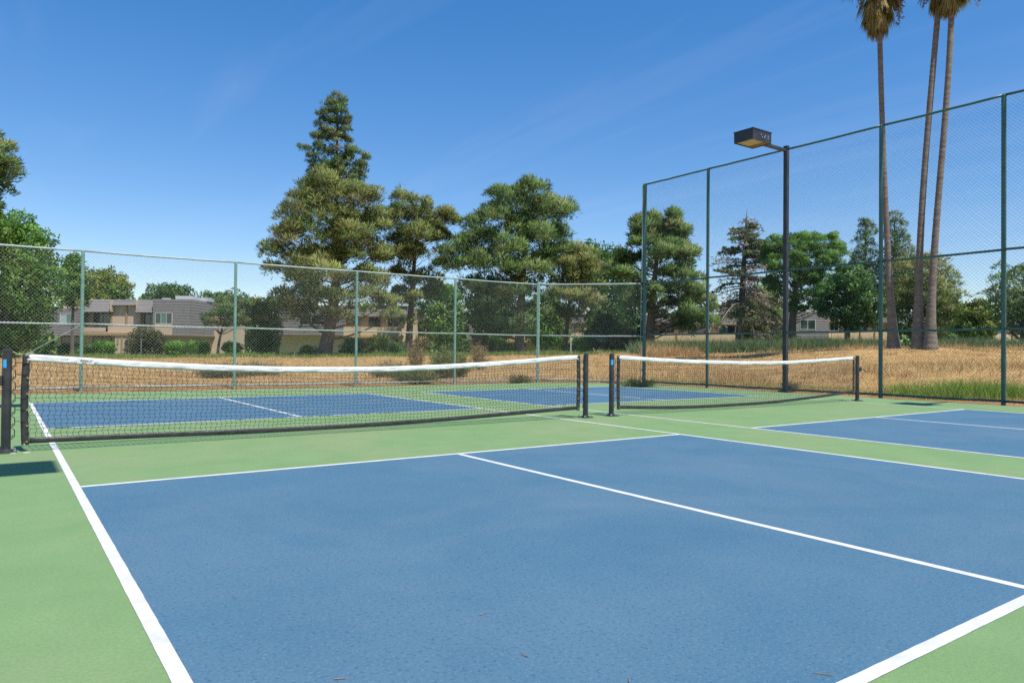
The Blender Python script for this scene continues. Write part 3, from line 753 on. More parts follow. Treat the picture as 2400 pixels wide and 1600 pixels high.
    for i in ids:
        c = Vector(Cw[i]); hor = math.hypot(C[i, 0]-np.interp(C[i, 2], zs, (la+lb)/2), C[i, 1])
        z0 = max(zb*.75, c.z-hor*rise-.3); f = min(.98, max(.08, (z0+.25)/(ztop+.25))); a = tp(f)
        mid = a.lerp(c, .5)+Vector((RG.normal()*.15*cr, RG.normal()*.15*cr, -.06*hor))
        rb = thin*trunk*(.10+.10*(1-f)); m.tube([a, a.lerp(mid, .5)+Vector((0, 0, -.03*hor)), mid, c], [rb, rb*.8, rb*.55, rb*.2], 5, caps=False)
    m.build('trunk', bark, t, world=False, smooth=True)
    return t

PINES = 'pines standing beyond the courts'; BRO = 'leafy trees around the apartments'; CON = 'pointed conifers behind the pines'
tree('conifer_tree', 'tall dark conifer spire rising above the big olive pine', [(214, 764, 772), (240, 748, 790), (280, 718, 800), (330, 708, 806), (352, 684, 812), (385, 705, 843), (420, 708, 838), (450, 690, 832), (500, 690, 835), (580, 690, 850)], 84, (768, 822), CEDAR, 'needle', cr=.62, dens=1.0, n_per=60, L=.34, Wd=.07, flat=.8, trunk=.8, gap=0.41, limbs=70, sep=1.3, edge=2.5, seed=2, trunktop=.97, group=CON, rise=.2, zoom=(600, 200, 4.704), lobes=[(845,110,40,25),(795,175,25,25),(900,160,50,40),(745,230,40,30),(830,230,60,40),(940,240,50,30),(665,320,30,25),(770,310,60,35),(900,310,70,40),(990,360,35,30),(655,445,20,35),(720,380,50,40),(840,400,80,40),(940,420,60,40),(700,520,40,30),(790,540,70,40),(880,520,60,40),(990,520,40,35),(620,580,25,25),(690,610,60,35),(800,620,70,40),(900,600,60,40),(980,600,40,40),(480,710,25,35),(550,710,25,30),(700,720,60,40),(800,760,70,40),(990,700,60,40),(900,780,60,40),(1060,770,70,50),(1140,760,30,30),(1190,800,40,40),(570,850,35,25),(650,850,60,30),(760,850,80,50),(880,870,60,40),(1000,830,70,40),(1100,860,60,40),(1160,900,40,40),(640,920,60,40),(780,930,110,60),(900,940,60,60),(1070,960,60,40),(1130,1010,50,30),(620,1000,60,50),(730,1010,90,60),(850,1020,90,70),(990,1020,60,40),(560,1110,60,60),(680,1110,80,60),(1040,1070,70,60),(820,1120,120,70),(700,1200,120,70),(950,1180,120,70)])
tree('pine_tree', 'broad olive pine with leaning thick trunk in front of the conifer spire', [(412, 735, 790), (432, 700, 860), (450, 690, 872), (480, 660, 880), (520, 642, 886), (558, 605, 892), (600, 592, 892), (630, 610, 890), (660, 628, 900), (700, 640, 906), (722, 640, 895), (738, 640, 815), (765, 645, 715)], 62, (742, 824), OLIVE, 'needle', cr=1.15, dens=1.0, n_per=115, L=.42, Wd=.065, flat=.8, trunk=1.15, gap=0.20, limbs=70, sep=1.12, edge=2.2, seed=3, lean=(.55, 0), group=PINES, zoom=(562, 187, 2.279), lobes=[(480,620,110,70),(350,650,60,60),(620,650,100,70),(700,640,50,50),(290,740,80,60),(430,760,110,70),(600,760,110,60),(700,720,60,60),(220,830,70,60),(360,850,90,60),(520,850,90,70),(640,860,100,60),(740,800,60,50),(150,920,70,50),(270,930,90,50),(420,950,100,50),(560,960,100,60),(700,930,90,60),(760,960,50,50),(160,1010,50,25),(230,1045,40,20),(330,1060,70,45),(480,1080,110,60),(640,1070,90,60),(740,1090,70,60),(330,1150,80,50),(250,1180,60,50),(480,1180,70,40),(560,1190,70,40),(690,1170,80,50),(780,1200,70,50),(810,1260,45,35),(260,1240,70,45),(350,1250,60,45)])
tree('pine_tree', 'slender open olive pine right of the broad leaning pine', [(450, 905, 935), (475, 886, 985), (500, 878, 1050), (530, 882, 1050), (560, 886, 1046), (600, 890, 1020), (640, 900, 1000), (690, 890, 1010), (745, 905, 985)], 66, (938, 822), OLIVE, 'needle', cr=1.0, dens=1.0, n_per=105, L=.42, Wd=.065, flat=.8, trunk=.7, gap=0.56, limbs=70, sep=1.12, edge=2.2, seed=4, group=PINES, zoom=(562, 187, 2.279), lobes=[(850,640,35,40),(900,650,30,25),(1000,690,25,35),(830,760,70,60),(920,730,70,60),(1000,770,60,50),(1100,750,55,45),(1140,780,30,40),(850,850,80,40),(960,860,70,45),(1060,850,60,40),(940,930,60,40),(870,960,70,40),(830,1050,50,30),(960,1080,60,50),(1040,1130,50,60),(850,1150,50,40),(940,1180,50,40)])
tree('pine_tree', 'dense green pine, bulkiest of the pines in the middle of the picture', [(430, 1160, 1205), (446, 1112, 1295), (480, 1098, 1320), (515, 1095, 1302), (540, 1070, 1296), (570, 1062, 1290), (600, 1042, 1305), (650, 1036, 1305), (700, 1050, 1295), (745, 1080, 1270), (768, 1130, 1240)], 64, (1192, 816), PINEG, 'needle', cr=1.2, dens=1.0, n_per=115, L=.42, Wd=.065, flat=.8, trunk=.9, gap=0.14, limbs=70, sep=1.12, edge=2.2, seed=5, group=PINES, zoom=(562, 187, 2.279), lobes=[(1380,620,60,40),(1470,600,60,30),(1560,620,80,40),(1650,640,60,40),(1750,690,40,35),(1350,690,70,50),(1480,690,100,50),(1610,710,100,50),(1690,740,70,50),(1260,770,60,40),(1380,780,90,50),(1500,770,90,50),(1640,800,80,50),(1240,840,60,50),(1330,860,90,50),(1470,850,100,55),(1600,870,90,50),(1700,830,50,45),(1200,900,60,50),(1150,950,70,50),(1280,940,90,45),(1420,940,100,50),(1560,950,110,50),(1690,930,80,50),(1100,1000,70,50),(1230,1020,90,40),(1380,1030,100,40),(1540,1040,100,45),(1240,1110,80,50),(1350,1120,100,60),(1500,1100,80,50),(1290,1200,80,45),(1440,1170,100,45),(1510,1260,90,45),(1330,1260,60,30),(1240,1280,60,30)])
tree('leafy_tree', 'dark leafy tree low behind the left half of the bulkiest pine', [(660, 1110, 1150), (700, 1085, 1175), (745, 1080, 1180), (785, 1092, 1170)], 79, (1130, 816), DARKB, 'leaf', cr=.95, n_per=130, L=.3, Wd=.18, flat=.9, trunk=.35, bark='bark_grey', limbs=20, sep=1.1, edge=2.0, seed=32, group=BRO)
tree('leafy_tree', 'dark leafy tree low behind the right half of the bulkiest pine', [(680, 1235, 1275), (715, 1215, 1300), (755, 1212, 1305), (788, 1225, 1295)], 79, (1255, 816), BROAD, 'leaf', cr=.9, n_per=130, L=.3, Wd=.18, flat=.9, trunk=.35, bark='bark_grey', limbs=20, sep=1.1, edge=2.0, seed=33, group=BRO)
tree('pine_tree', 'lower olive pine with thin trunk right of the bulkiest pine', [(566, 1275, 1335), (600, 1255, 1385), (640, 1250, 1400), (690, 1255, 1400), (730, 1265, 1385), (765, 1275, 1340)], 68, (1297, 818), OLIVE, 'needle', cr=1.05, dens=1.0, n_per=115, L=.42, Wd=.065, flat=.8, trunk=.5, gap=0.23, limbs=70, sep=1.12, edge=2.2, seed=6, group=PINES, zoom=(562, 187, 2.279), lobes=[(1760,920,70,40),(1840,950,70,45),(1800,1000,90,50),(1700,1010,80,40),(1880,1030,60,50),(1750,1090,90,50),(1840,1100,60,50),(1720,1180,80,50),(1810,1190,60,60),(1680,1250,60,40),(1770,1270,50,30)])
tree('leafy_tree', 'dark leafy tree showing behind the two middle pines', [(560, 1355, 1420), (600, 1338, 1440), (680, 1335, 1440), (760, 1345, 1435), (790, 1350, 1430)], 88, (1390, 815), DARKB, 'leaf', cr=1.2, dens=1.0, n_per=136, L=0.32, Wd=0.20, flat=.9, trunk=.5, bark='bark_grey', limbs=20, sep=1.12, edge=2.0, seed=7, group=BRO)
tree('leafy_tree', 'dark leafy tree filling the gap left of the first tall fence post', [(600, 1425, 1465), (650, 1410, 1490), (720, 1405, 1500), (800, 1420, 1490)], 92, (1450, 815), DARKB, 'leaf', cr=1.1, n_per=140, L=.34, Wd=.2, flat=.9, trunk=.4, bark='bark_grey', limbs=20, sep=1.1, seed=31, group=BRO)
tree('pine_tree', 'two-lobed pine with reddish trunk behind the first tall fence post', [(488, 1472, 1540), (515, 1455, 1578), (560, 1432, 1585), (600, 1408, 1598), (640, 1402, 1620), (680, 1410, 1632), (715, 1440, 1645), (745, 1545, 1655), (772, 1560, 1640)], 60, (1490, 812), PINEG, 'needle', cr=1.1, dens=1.0, n_per=115, L=.42, Wd=.065, flat=.8, trunk=.85, gap=0.29, limbs=70, sep=1.12, edge=2.2, seed=8, group=PINES, zoom=(1480, 450, 4.126), lobes=[(200,260,100,70),(60,300,70,60),(390,290,60,80),(260,380,120,60),(90,400,100,70),(420,420,90,70),(520,380,40,50),(200,500,120,70),(380,540,130,70),(50,520,80,60),(560,620,80,60),(250,640,110,60),(430,660,110,60),(60,650,70,50),(-80,690,90,60),(-190,760,80,50),(-120,840,90,50),(300,800,70,40),(450,800,100,40),(560,760,70,50),(150,980,60,30),(400,960,90,50),(540,980,100,60),(600,1080,110,60),(450,1080,90,60),(700,1050,70,60),(780,1120,50,40),(470,1200,100,60),(600,1230,100,60),(160,1170,50,40),(500,1310,80,40)])
tree('leafy_tree', 'olive leafy tree low behind the dying cedar', [(650, 1738, 1772), (690, 1715, 1788), (730, 1708, 1796), (775, 1715, 1792)], 76, (1752, 805), YELG, 'leaf', cr=1.0, dens=1.0, n_per=136, L=0.27, Wd=0.16, flat=.9, trunk=.4, bark='bark_grey', limbs=20, sep=1.12, edge=2.0, seed=9, group=BRO)
tree('stone_pine', 'umbrella-shaped bright green pine right of the lamp pole', [(534, 1825, 1885), (550, 1785, 1912), (580, 1760, 1927), (610, 1755, 1936), (650, 1757, 1938), (675, 1775, 1925), (695, 1800, 1890), (722, 1805, 1862)], 62, (1822, 788), STONE, 'needle', cr=.78, dens=1.0, n_per=125, L=.22, Wd=.055, flat=.8, trunk=.75, gap=0.09, limbs=70, sep=1.0, edge=1.0, seed=10, lean=(-.3, 0), shell=.35, group=PINES, jit=.15, zoom=(1480, 450, 4.126), lobes=[(1680,440,90,50),(1790,450,80,50),(1560,470,70,50),(1420,480,70,50),(1880,490,50,50),(1340,560,60,60),(1480,570,90,50),(1620,550,90,50),(1760,560,90,50),(1890,560,60,50),(1960,560,40,60),(1350,660,70,50),(1480,670,80,50),(1620,650,90,50),(1760,660,90,50),(1880,660,70,50),(2020,620,45,40),(1960,700,70,40),(1330,750,60,50),(1460,760,80,40),(1580,740,80,40),(1850,770,80,60),(1720,800,70,50),(1720,880,60,60),(1820,900,70,80),(2040,890,60,40),(1790,1010,60,40),(1560,1130,60,60),(1720,1130,90,70),(1380,960,60,40),(1340,880,50,50),(1880,1120,60,50)])
tree('conifer_tree', 'left one of two narrow conifer spires behind the palms', [(505, 1982, 1992), (540, 1968, 2006), (580, 1960, 2013), (620, 1954, 2018), (690, 1948, 2022)], 86, (1986, 812), CEDAR, 'needle', cr=.62, dens=1.0, n_per=85, L=.38, Wd=.075, flat=.8, trunk=.6, gap=.46, limbs=40, sep=1.3, edge=2.5, seed=11, trunktop=.97, group=CON, rise=.2)
tree('conifer_tree', 'right one of two narrow conifer spires behind the palms', [(490, 2048, 2058), (525, 2036, 2076), (560, 2030, 2088), (600, 2026, 2096), (650, 2024, 2104), (700, 2020, 2110)], 84, (2056, 812), CEDAR, 'needle', cr=.62, dens=1.0, n_per=85, L=.38, Wd=.075, flat=.8, trunk=.6, gap=.46, limbs=40, sep=1.3, edge=2.5, seed=12, trunktop=.97, group=CON, rise=.2)
tree('leafy_tree', 'dark leafy tree with forked trunk left of the palms', [(612, 1930, 1978), (645, 1908, 2000), (690, 1900, 2012), (715, 1902, 2016), (735, 1915, 2000), (748, 1930, 1985)], 56, (1946, 792), DARKB, 'leaf', cr=.9, dens=1.0, n_per=215, L=0.22, Wd=0.14, flat=.9, trunk=.42, bark='bark_grey', limbs=40, sep=1.12, edge=2.0, seed=13, group=BRO, gap=.1)
tree('pine_tree', 'brownish bushy pine directly behind the three palm trunks', [(590, 2065, 2165), (625, 2052, 2180), (670, 2042, 2192), (720, 2042, 2202), (770, 2060, 2195)], 74, (2110, 812), OLIVE, 'needle', cr=1.1, dens=1.0, n_per=215, L=.42, Wd=.075, flat=.62, trunk=.6, gap=.22, limbs=40, sep=1.12, edge=2.2, seed=14, group=PINES)
tree('leafy_tree', 'small round leafy tree between the palms and the right edge', [(694, 2225, 2258), (712, 2206, 2274), (738, 2197, 2283), (762, 2208, 2276), (775, 2215, 2262)], 68, (2236, 800), YELG, 'leaf', cr=.75, dens=1.0, n_per=136, L=0.22, Wd=0.14, flat=.9, trunk=.3, bark='bark_grey', limbs=24, sep=1.12, edge=2.0, seed=15, group=BRO)
tree('leafy_tree', 'leafy tree low right of the palm trunks', [(690, 2160, 2190), (720, 2140, 2205), (760, 2140, 2210), (785, 2145, 2205)], 78, (2175, 805), BROAD, 'leaf', cr=.8, dens=1.0, n_per=119, L=0.26, Wd=0.14, flat=.9, trunk=.3, bark='bark_grey', limbs=20, sep=1.12, edge=2.0, seed=16, group=BRO)
tree('stone_pine', 'dark rounded pine cut off by the right picture edge', [(613, 2310, 2410), (640, 2282, 2430), (680, 2274, 2440), (715, 2284, 2440), (745, 2300, 2430), (770, 2315, 2400)], 60, (2350, 802), PINEG, 'needle', cr=.9, dens=1.0, n_per=190, L=.30, Wd=.07, flat=.8, trunk=.6, gap=.2, limbs=30, sep=1.2, edge=1.2, seed=17, group=PINES)
# left side
tree('leafy_tree', 'big bright leafy tree at the left picture edge', [(484, -55, 40), (515, -80, 78), (555, -100, 108), (600, -110, 122), (640, -115, 135), (680, -112, 142), (705, -100, 120), (735, -95, 90), (775, -90, 80), (800, -80, 50)], 54, (20, 812), BROAD, 'leaf', cr=1.0, dens=1.0, n_per=212, L=0.24, Wd=0.14, flat=.9, trunk=.7, bark='bark_grey', limbs=50, sep=1.12, edge=2.0, seed=18, gap=.1, group=BRO)
tree('leafy_tree', 'narrow dark leafy tree beside the first fence post', [(588, 160, 170), (615, 152, 184), (650, 142, 194), (680, 140, 196), (694, 150, 186)], 62, (166, 815), BROAD, 'leaf', cr=.75, dens=1.0, n_per=136, L=0.22, Wd=0.13, flat=.9, trunk=.35, bark='bark_grey', limbs=20, sep=1.12, edge=2.0, seed=19, group=BRO)
tree('leafy_tree', 'yellowish leafy tree behind the left end of the flat roof', [(620, 215, 258), (638, 196, 276), (658, 190, 292), (680, 188, 302), (720, 190, 300)], 98, (245, 812), YELG, 'leaf', cr=1.1, dens=1.0, n_per=136, L=0.34, Wd=0.20, flat=.9, trunk=.5, bark='bark_grey', limbs=20, sep=1.12, edge=2.0, seed=20, group=BRO)
tree('leafy_tree', 'dark treetop behind the metal boxes on the flat roof', [(655, 362, 418), (668, 338, 430), (690, 330, 440), (730, 335, 438)], 104, (385, 812), DARKB, 'leaf', cr=1.0, dens=1.0, n_per=119, L=0.32, Wd=0.19, flat=.9, trunk=.4, bark='bark_grey', limbs=16, sep=1.12, edge=2.0, seed=21, group=BRO)
tree('leafy_tree', 'dark low treetop behind the right end of the flat roof', [(674, 480, 505), (684, 462, 560), (700, 462, 600), (740, 470, 600)], 106, (530, 812), DARKB, 'leaf', cr=1.0, dens=1.0, n_per=119, L=0.32, Wd=0.19, flat=.9, trunk=.4, bark='bark_grey', limbs=16, sep=1.12, edge=2.0, seed=22, group=BRO)
tree('juniper_tree', 'small twisted juniper with leaning trunk before the shingled block', [(664, 528, 540), (685, 518, 552), (705, 488, 566), (725, 462, 576), (742, 462, 572), (750, 490, 540)], 64, (500, 806), CEDAR, 'needle', cr=.5, dens=1.0, n_per=215, L=.17, Wd=.05, flat=.7, trunk=.26, bark='bark_grey', lean=(-.15, 0), gap=.6, limbs=30, sep=1.25, edge=1.5, seed=23, group=BRO)
tree('leafy_tree', 'columnar bushy tree between the two left apartment blocks', [(682, 592, 626), (700, 578, 640), (740, 574, 642), (780, 576, 638), (808, 584, 628)], 67, (606, 812), YELG, 'leaf', cr=.65, dens=1.0, n_per=153, L=0.19, Wd=0.12, flat=.9, trunk=.3, bark='bark_grey', limbs=20, sep=1.12, edge=2.0, seed=24, group=BRO)
tree('leafy_tree', 'dark leafy tree hidden low behind the slender open pine', [(650, 985, 1050), (690, 965, 1065), (740, 960, 1072), (775, 970, 1065)], 80, (1010, 815), BROAD, 'leaf', cr=1.0, dens=1.0, n_per=136, L=0.29, Wd=0.17, flat=.9, trunk=.4, bark='bark_grey', limbs=20, sep=1.12, edge=2.0, seed=25, group=BRO)
tree('pine_tree', 'pine branch tips poking in high at the left picture edge', [(310, -110, -14), (340, -150, 8), (375, -160, 18), (410, -150, 2), (440, -140, -8), (520, -120, -30)], 46, (-70, 815), PINEG, 'needle', cr=.8, dens=1.0, n_per=215, L=.36, Wd=.07, flat=.62, trunk=.6, gap=.25, limbs=30, sep=1.12, edge=2.2, seed=27, group=PINES)
WHITEFL = [((0.05, 0.10, 0.03), 4), ((0.075, 0.13, 0.035), 3), ((0.72, 0.70, 0.66), .9)]
def shrub(name, label, rows, d, base, pal, **kw):
    a = dict(style='leaf', cr=.4, dens=1.0, n_per=70, L=.16, Wd=.11, flat=.9, trunk=.10, bark='bark_grey', limbs=14, trunktop=.6, cat='shrub', shell=.4)
    a.update(kw); return tree(name, label, rows, d, base, pal, **a)
shrub('oleander_shrub', 'large oleander dotted with white flowers left of the tall fence', [(712, 1350, 1380), (735, 1338, 1415), (765, 1338, 1440), (795, 1342, 1432)], 66, (1385, 816), WHITEFL, cr=.65, n_per=90, L=.24, Wd=.16)
HG = 'clipped round shrubs before the left block'
for i, (u0, u1, lab) in enumerate([(217, 262, 'clipped round shrub left of the pillar of the left block'), (378, 428, 'clipped round shrub under the shingled corner, left of a pair'),
                                   (432, 484, 'clipped round shrub under the shingled corner, right of a pair'), (512, 556, 'clipped round shrub by the foot of the leaning juniper')]):
    c = (u0+u1)/2
    shrub('clipped_shrub', lab, [(785, u0+10, u1-10), (789, u0+3, u1-3), (797, u0, u1), (808, u0+3, u1-3), (814, u0+8, u1-8)], 63+i*.6, (c, 815), HEDGE, cr=.30, dens=1.0, n_per=75, L=.11, Wd=.085, seed=40+i, group=HG, limbs=8)
for i, (u0, u1, v0, lab) in enumerate([(85, 118, 782, 'dark low shrub at the foot of the big left tree'), (135, 170, 790, 'yellowish low shrub left of the first fence post'), (170, 215, 790, 'dark low shrub right of the first fence post')]):
    shrub('low_shrub', lab, [(v0, u0+8, u1-8), (v0+8, u0, u1), (815, u0+2, u1-2)], 63.5, ((u0+u1)/2, 816), [DARKB, YELG, DARKB][i], cr=.30, n_per=70, L=.12, Wd=.08, seed=50+i, limbs=8)
shrub('flowering_bush', 'loose dusty bush beside the walkway lamp', [(752, 318, 345), (765, 302, 368), (785, 294, 378), (806, 292, 376), (814, 300, 366)], 64, (335, 816), [((0.115, 0.115, 0.05), 4), ((0.15, 0.14, 0.07), 3), ((0.085, 0.10, 0.04), 3)], cr=.42, n_per=70, L=.16, Wd=.09, seed=55, gap=.2)
shrub('leafy_bush', 'bright weedy bush at the foot of the leaning pine', [(795, 700, 715), (805, 690, 730), (820, 690, 735)], 64, (710, 824), HEDGE, cr=.3, n_per=60, L=.2, Wd=.06, seed=56, limbs=6)
for i, (u0, u1, v0, lab, pal) in enumerate([(786, 842, 778, 'low green bush under the window of the middle block', DARKB), (840, 900, 770, 'feathery tall bush before the middle block wall', YELG), (900, 935, 788, 'dark bush left of the slender pine trunk', DARKB),
                                            (952, 985, 775, 'dry tan bush right of the slender pine trunk', [((0.26, 0.19, 0.09), 3), ((0.2, 0.16, 0.07), 2), ((.11, .12, .04), 2)]), (1085, 1125, 770, 'dry tan bush before the hidden house wall', [((0.26, 0.19, 0.09), 3), ((0.16, 0.15, 0.06), 3)]),
                                            (1140, 1190, 790, 'low green bush left of the bulkiest pine trunk', BROAD), (1310, 1365, 772, 'green bush right of the thin pine trunk', BROAD), (1400, 1462, 752, 'rusty-leaved bush before the first tall fence post', [((0.17, 0.105, 0.045), 3), ((0.13, 0.12, 0.045), 3), ((.09, .11, .035), 3)]),
                                            (1440, 1480, 775, 'green bush behind the first tall fence post', BROAD), (2165, 2205, 770, 'dark bush right of the palm roots', DARKB)]):
    shrub('wild_bush', lab, [(v0, (u0+u1)/2-8, (u0+u1)/2+8), (v0+12, u0+3, u1-3), (805, u0, u1), (816, u0+3, u1-3)], 64 if i < 9 else 58, ((u0+u1)/2, 818), pal, cr=.42, n_per=60, L=.2, Wd=.09, seed=60+i, limbs=8, gap=.15, group='wild bushes along the field edge')

# weeds out in the dry field
RG = np.random.default_rng(99)
def weed(label, u, d, h, w, pal, n, seed, up=1.0, blade=.012, stalk=True):
    global RG
    RG = np.random.default_rng(seed); x, y = P(u*K, d); gz = T(x, y)
    t = thing('field_weed', label, 'weed', (x, y, gz), group='weeds in the dry field')
    ns = max(6, int(n/40)); az = RG.uniform(0, 2*math.pi, ns); rr = w*.5*RG.random(ns)**.6; hh = h*(.45+.55*RG.random(ns))*(1-.35*(rr/(w*.5))**2)
    tips = np.stack([rr*np.cos(az), rr*np.sin(az), hh], -1); bases = np.stack([rr*.25*np.cos(az), rr*.25*np.sin(az), 0*hh], -1)
    m = M()
    for a, b in zip(bases, tips): m.tube([a-np.array([0, 0, .05]), (a*.6+b*.4)+RG.normal(size=3)*.02, b], [.006, .005, .002], 4, caps=False)
    m.build('stems', 'twig_dead' if not stalk else 'bark_grey', t, world=False)
    i = RG.integers(0, ns, n); f = (.15+.85*RG.random(n)**.8)[:, None]; c = bases[i]*(1-f)+tips[i]*f+RG.normal(size=(n, 3))*.05*w
    c[:, 2] = np.maximum(c[:, 2], .01)
    dd = nrm(RG.normal(size=(n, 3))+np.array([0, 0, up])); V = leaves(c, dd, .09+.09*RG.random(n), np.full(n, blade))
    fast_mesh('leaves', V, 4, 'leaf', (pick(pal, n)*(1+.2*RG.normal(size=(n, 1)))).clip(.01, .9), t)
WG = [((0.19, 0.23, 0.065), 4), ((0.27, 0.27, 0.09), 3), ((0.13, 0.18, 0.055), 3)]
WGD = [((0.15, 0.17, 0.085), 4), ((0.21, 0.21, 0.10), 3), ((0.33, 0.26, 0.12), 1.6)]
TAN = [((0.36, 0.26, 0.12), 4), ((0.28, 0.20, 0.10), 3), ((0.16, 0.15, 0.06), 1.5)]
weed('tall green weed clump behind the fence post left of the corner post', 1022, 25, 1.15, 1.15, WG, 5200, 1, blade=.02)
weed('green weed tuft right beside the tall green weed clump', 1058, 25.5, 1.0, .8, WG, 2600, 2, blade=.018)
weed('low sprawling grey-green weed behind the near net, left part', 515, 22, .32, 1.8, WGD, 4200, 3, blade=.018)
weed('second sprawling grey-green weed right of the first', 592, 23, .34, 1.7, WGD, 3600, 4, blade=.018)
weed('sprawling pale weed low behind the net, before the tall weed', 955, 21, .45, 1.7, WG, 4200, 5, blade=.015)
weed('pale weed patch left of the tall green weed clump', 890, 24, .55, 1.4, WGD, 3000, 6, blade=.015)
weed('tall dry tan stalks left of the tall green weed', 955, 30, 1.3, .9, TAN, 1500, 7, blade=.02)
weed('tall dry tan stalks right of the tall green weed', 1105, 31, 1.35, 1.1, TAN, 1700, 8, blade=.02)
weed('small dry weed in the field before the corner post', 1190, 22, .2, .9, WGD, 1200, 9, blade=.015)
weed('green weed low behind the right-hand net', 1455, 20, .17, 1.3, WG, 1000, 10, blade=.015)
weed('greyish weed at the foot of the lamp pole', 1815, 18.5, .2, .7, WGD, 900, 11, blade=.014)

# far-off belt of low trees closing the horizon
RG = np.random.default_rng(5)
nb_ = 620; ang = RG.uniform(-.45, 1.75, nb_); rr_ = RG.uniform(118, 150, nb_); hb_ = RG.uniform(1.5, 7.5, nb_)
Cb = np.stack([CAM[0]+rr_*np.sin(ang), CAM[1]+rr_*np.cos(ang), hb_*.55+.3], -1)
V, col, NR = clump_leaves(Cb, RG.uniform(1.6, 2.8, nb_), pick(DARKB+YELG[:2], nb_), 110, .8, .5, 'leaf', .95)
o = fast_mesh('far_wood', V, 4, 'leaf', col, None, NR); o['kind'] = 'stuff'; o['label'] = 'far-off belt of low dark trees along the horizon'; o['category'] = 'trees'

# ------------------------------------------------------------------ dying deodar cedar
def deodar():
    global RG
    RG = np.random.default_rng(77); d = 68; u0, v0 = 1697, 803; s = d/FPX*K
    bx, by = P(u0*K, d); gz = T(bx, by)
    t = thing('cedar_tree', 'half-dead layered cedar with bare pointed tip beside the lamp pole', 'tree', (bx, by, gz))
    H = Zv(u0*K, 480*K, d)-gz
    def tp(z): f = z/H; x = (1714-1697)*s*f; return Vector((x*Rh[0], x*Rh[1], z))
    m = M(); m.tube([tp(H*i/14) for i in range(15)], [.42*(1-i/14)**.8+.02 for i in range(15)], 8)
    dead = M(); C = []; D = []; colr = []
    nb = 96
    for i in range(nb):
        f = .22+.72*(i/nb)**.85; z = H*f; az = RG.uniform(0, 2*math.pi)
        Lb = (6.8*(1-f)**.85+.2)*RG.uniform(.7, 1.12)
        if f > .92: Lb *= .6
        hx = Vector((math.cos(az), math.sin(az), 0)); rightness = hx.x*Rh[0]+hx.y*Rh[1]
        isdead = (f > .90) or (f < .66 and RG.random() < (.85 if rightness > -.1 else .45)) or RG.random() < .18
        a = tp(z); pts = []; droop = RG.uniform(.05, .28)+(.25 if f < .5 else 0)
        for k_ in range(6):
            q = k_/5; pts.append(a+hx*Lb*q+Vector((0, 0, Lb*(.16*q-droop*q*q*1.2)))+Vector(RG.normal(size=3)*.05*q))
        (dead if isdead else m).tube(pts, [.055*(1-.8*k_/5)*(.5+Lb/5) for k_ in range(6)], 4, caps=False)
        nl = int(Lb*(62 if not isdead else 9))
        q = RG.random(nl)**.75*.95+.05; pa = np.array([tuple(pts[0].lerp(pts[-1], float(w))) if False else tuple(pts[min(4, int(w*5))].lerp(pts[min(5, int(w*5)+1)], w*5-int(w*5))) for w in q])
        side = np.array((-hx.y, hx.x, 0)); off_ = RG.normal(size=(nl, 1))*.15*(.4+Lb/4)
        c = pa+side*off_+np.array([0, 0, .06])+RG.normal(size=(nl, 3))*.05
        dd = nrm(np.array(hx)[None]*.5+side*np.sign(off_)*.7+RG.normal(size=(nl, 3))*.35+np.array([0, 0, -.12]))
        C.append(c); D.append(dd)
        base = pick([((.30, .235, .18), 2), ((.38, .30, .23), 1)], nl) if isdead else pick([((.15, .20, .085), 3), ((.20, .23, .11), 3), ((.25, .23, .13), 1.2)], nl)
        colr.append(base)
        if isdead or RG.random() < .4:                      # hanging dead twigs
            for _ in range(int(Lb*7)):
                w = RG.uniform(.25, 1); b = pts[min(4, int(w*5))].lerp(pts[min(5, int(w*5)+1)], w*5-int(w*5)); l = RG.uniform(.25, .9)*(1 if f < .7 else .4)
                e = b+Vector((RG.normal()*.22, RG.normal()*.22, -l)); dead.tube([b, b.lerp(e, .5)+Vector(RG.normal(size=3)*.05), e], [.016, .012, .005], 3, caps=False)
    C = np.concatenate(C); D = np.concatenate(D); colr = np.concatenate(colr)
    V = leaves(C, D, .30+.22*RG.random(len(C)), .09+.06*RG.random(len(C)))
    fast_mesh('crown', V, 4, 'needle', (colr*(1+.2*RG.normal(size=(len(C), 1)))).clip(.01, .8), t)
    m.build('trunk', 'bark_grey', t, world=False, smooth=True)
    dead.build('dead_branches', 'twig_dead', t, world=False)['kind'] = 'stuff'
deodar()

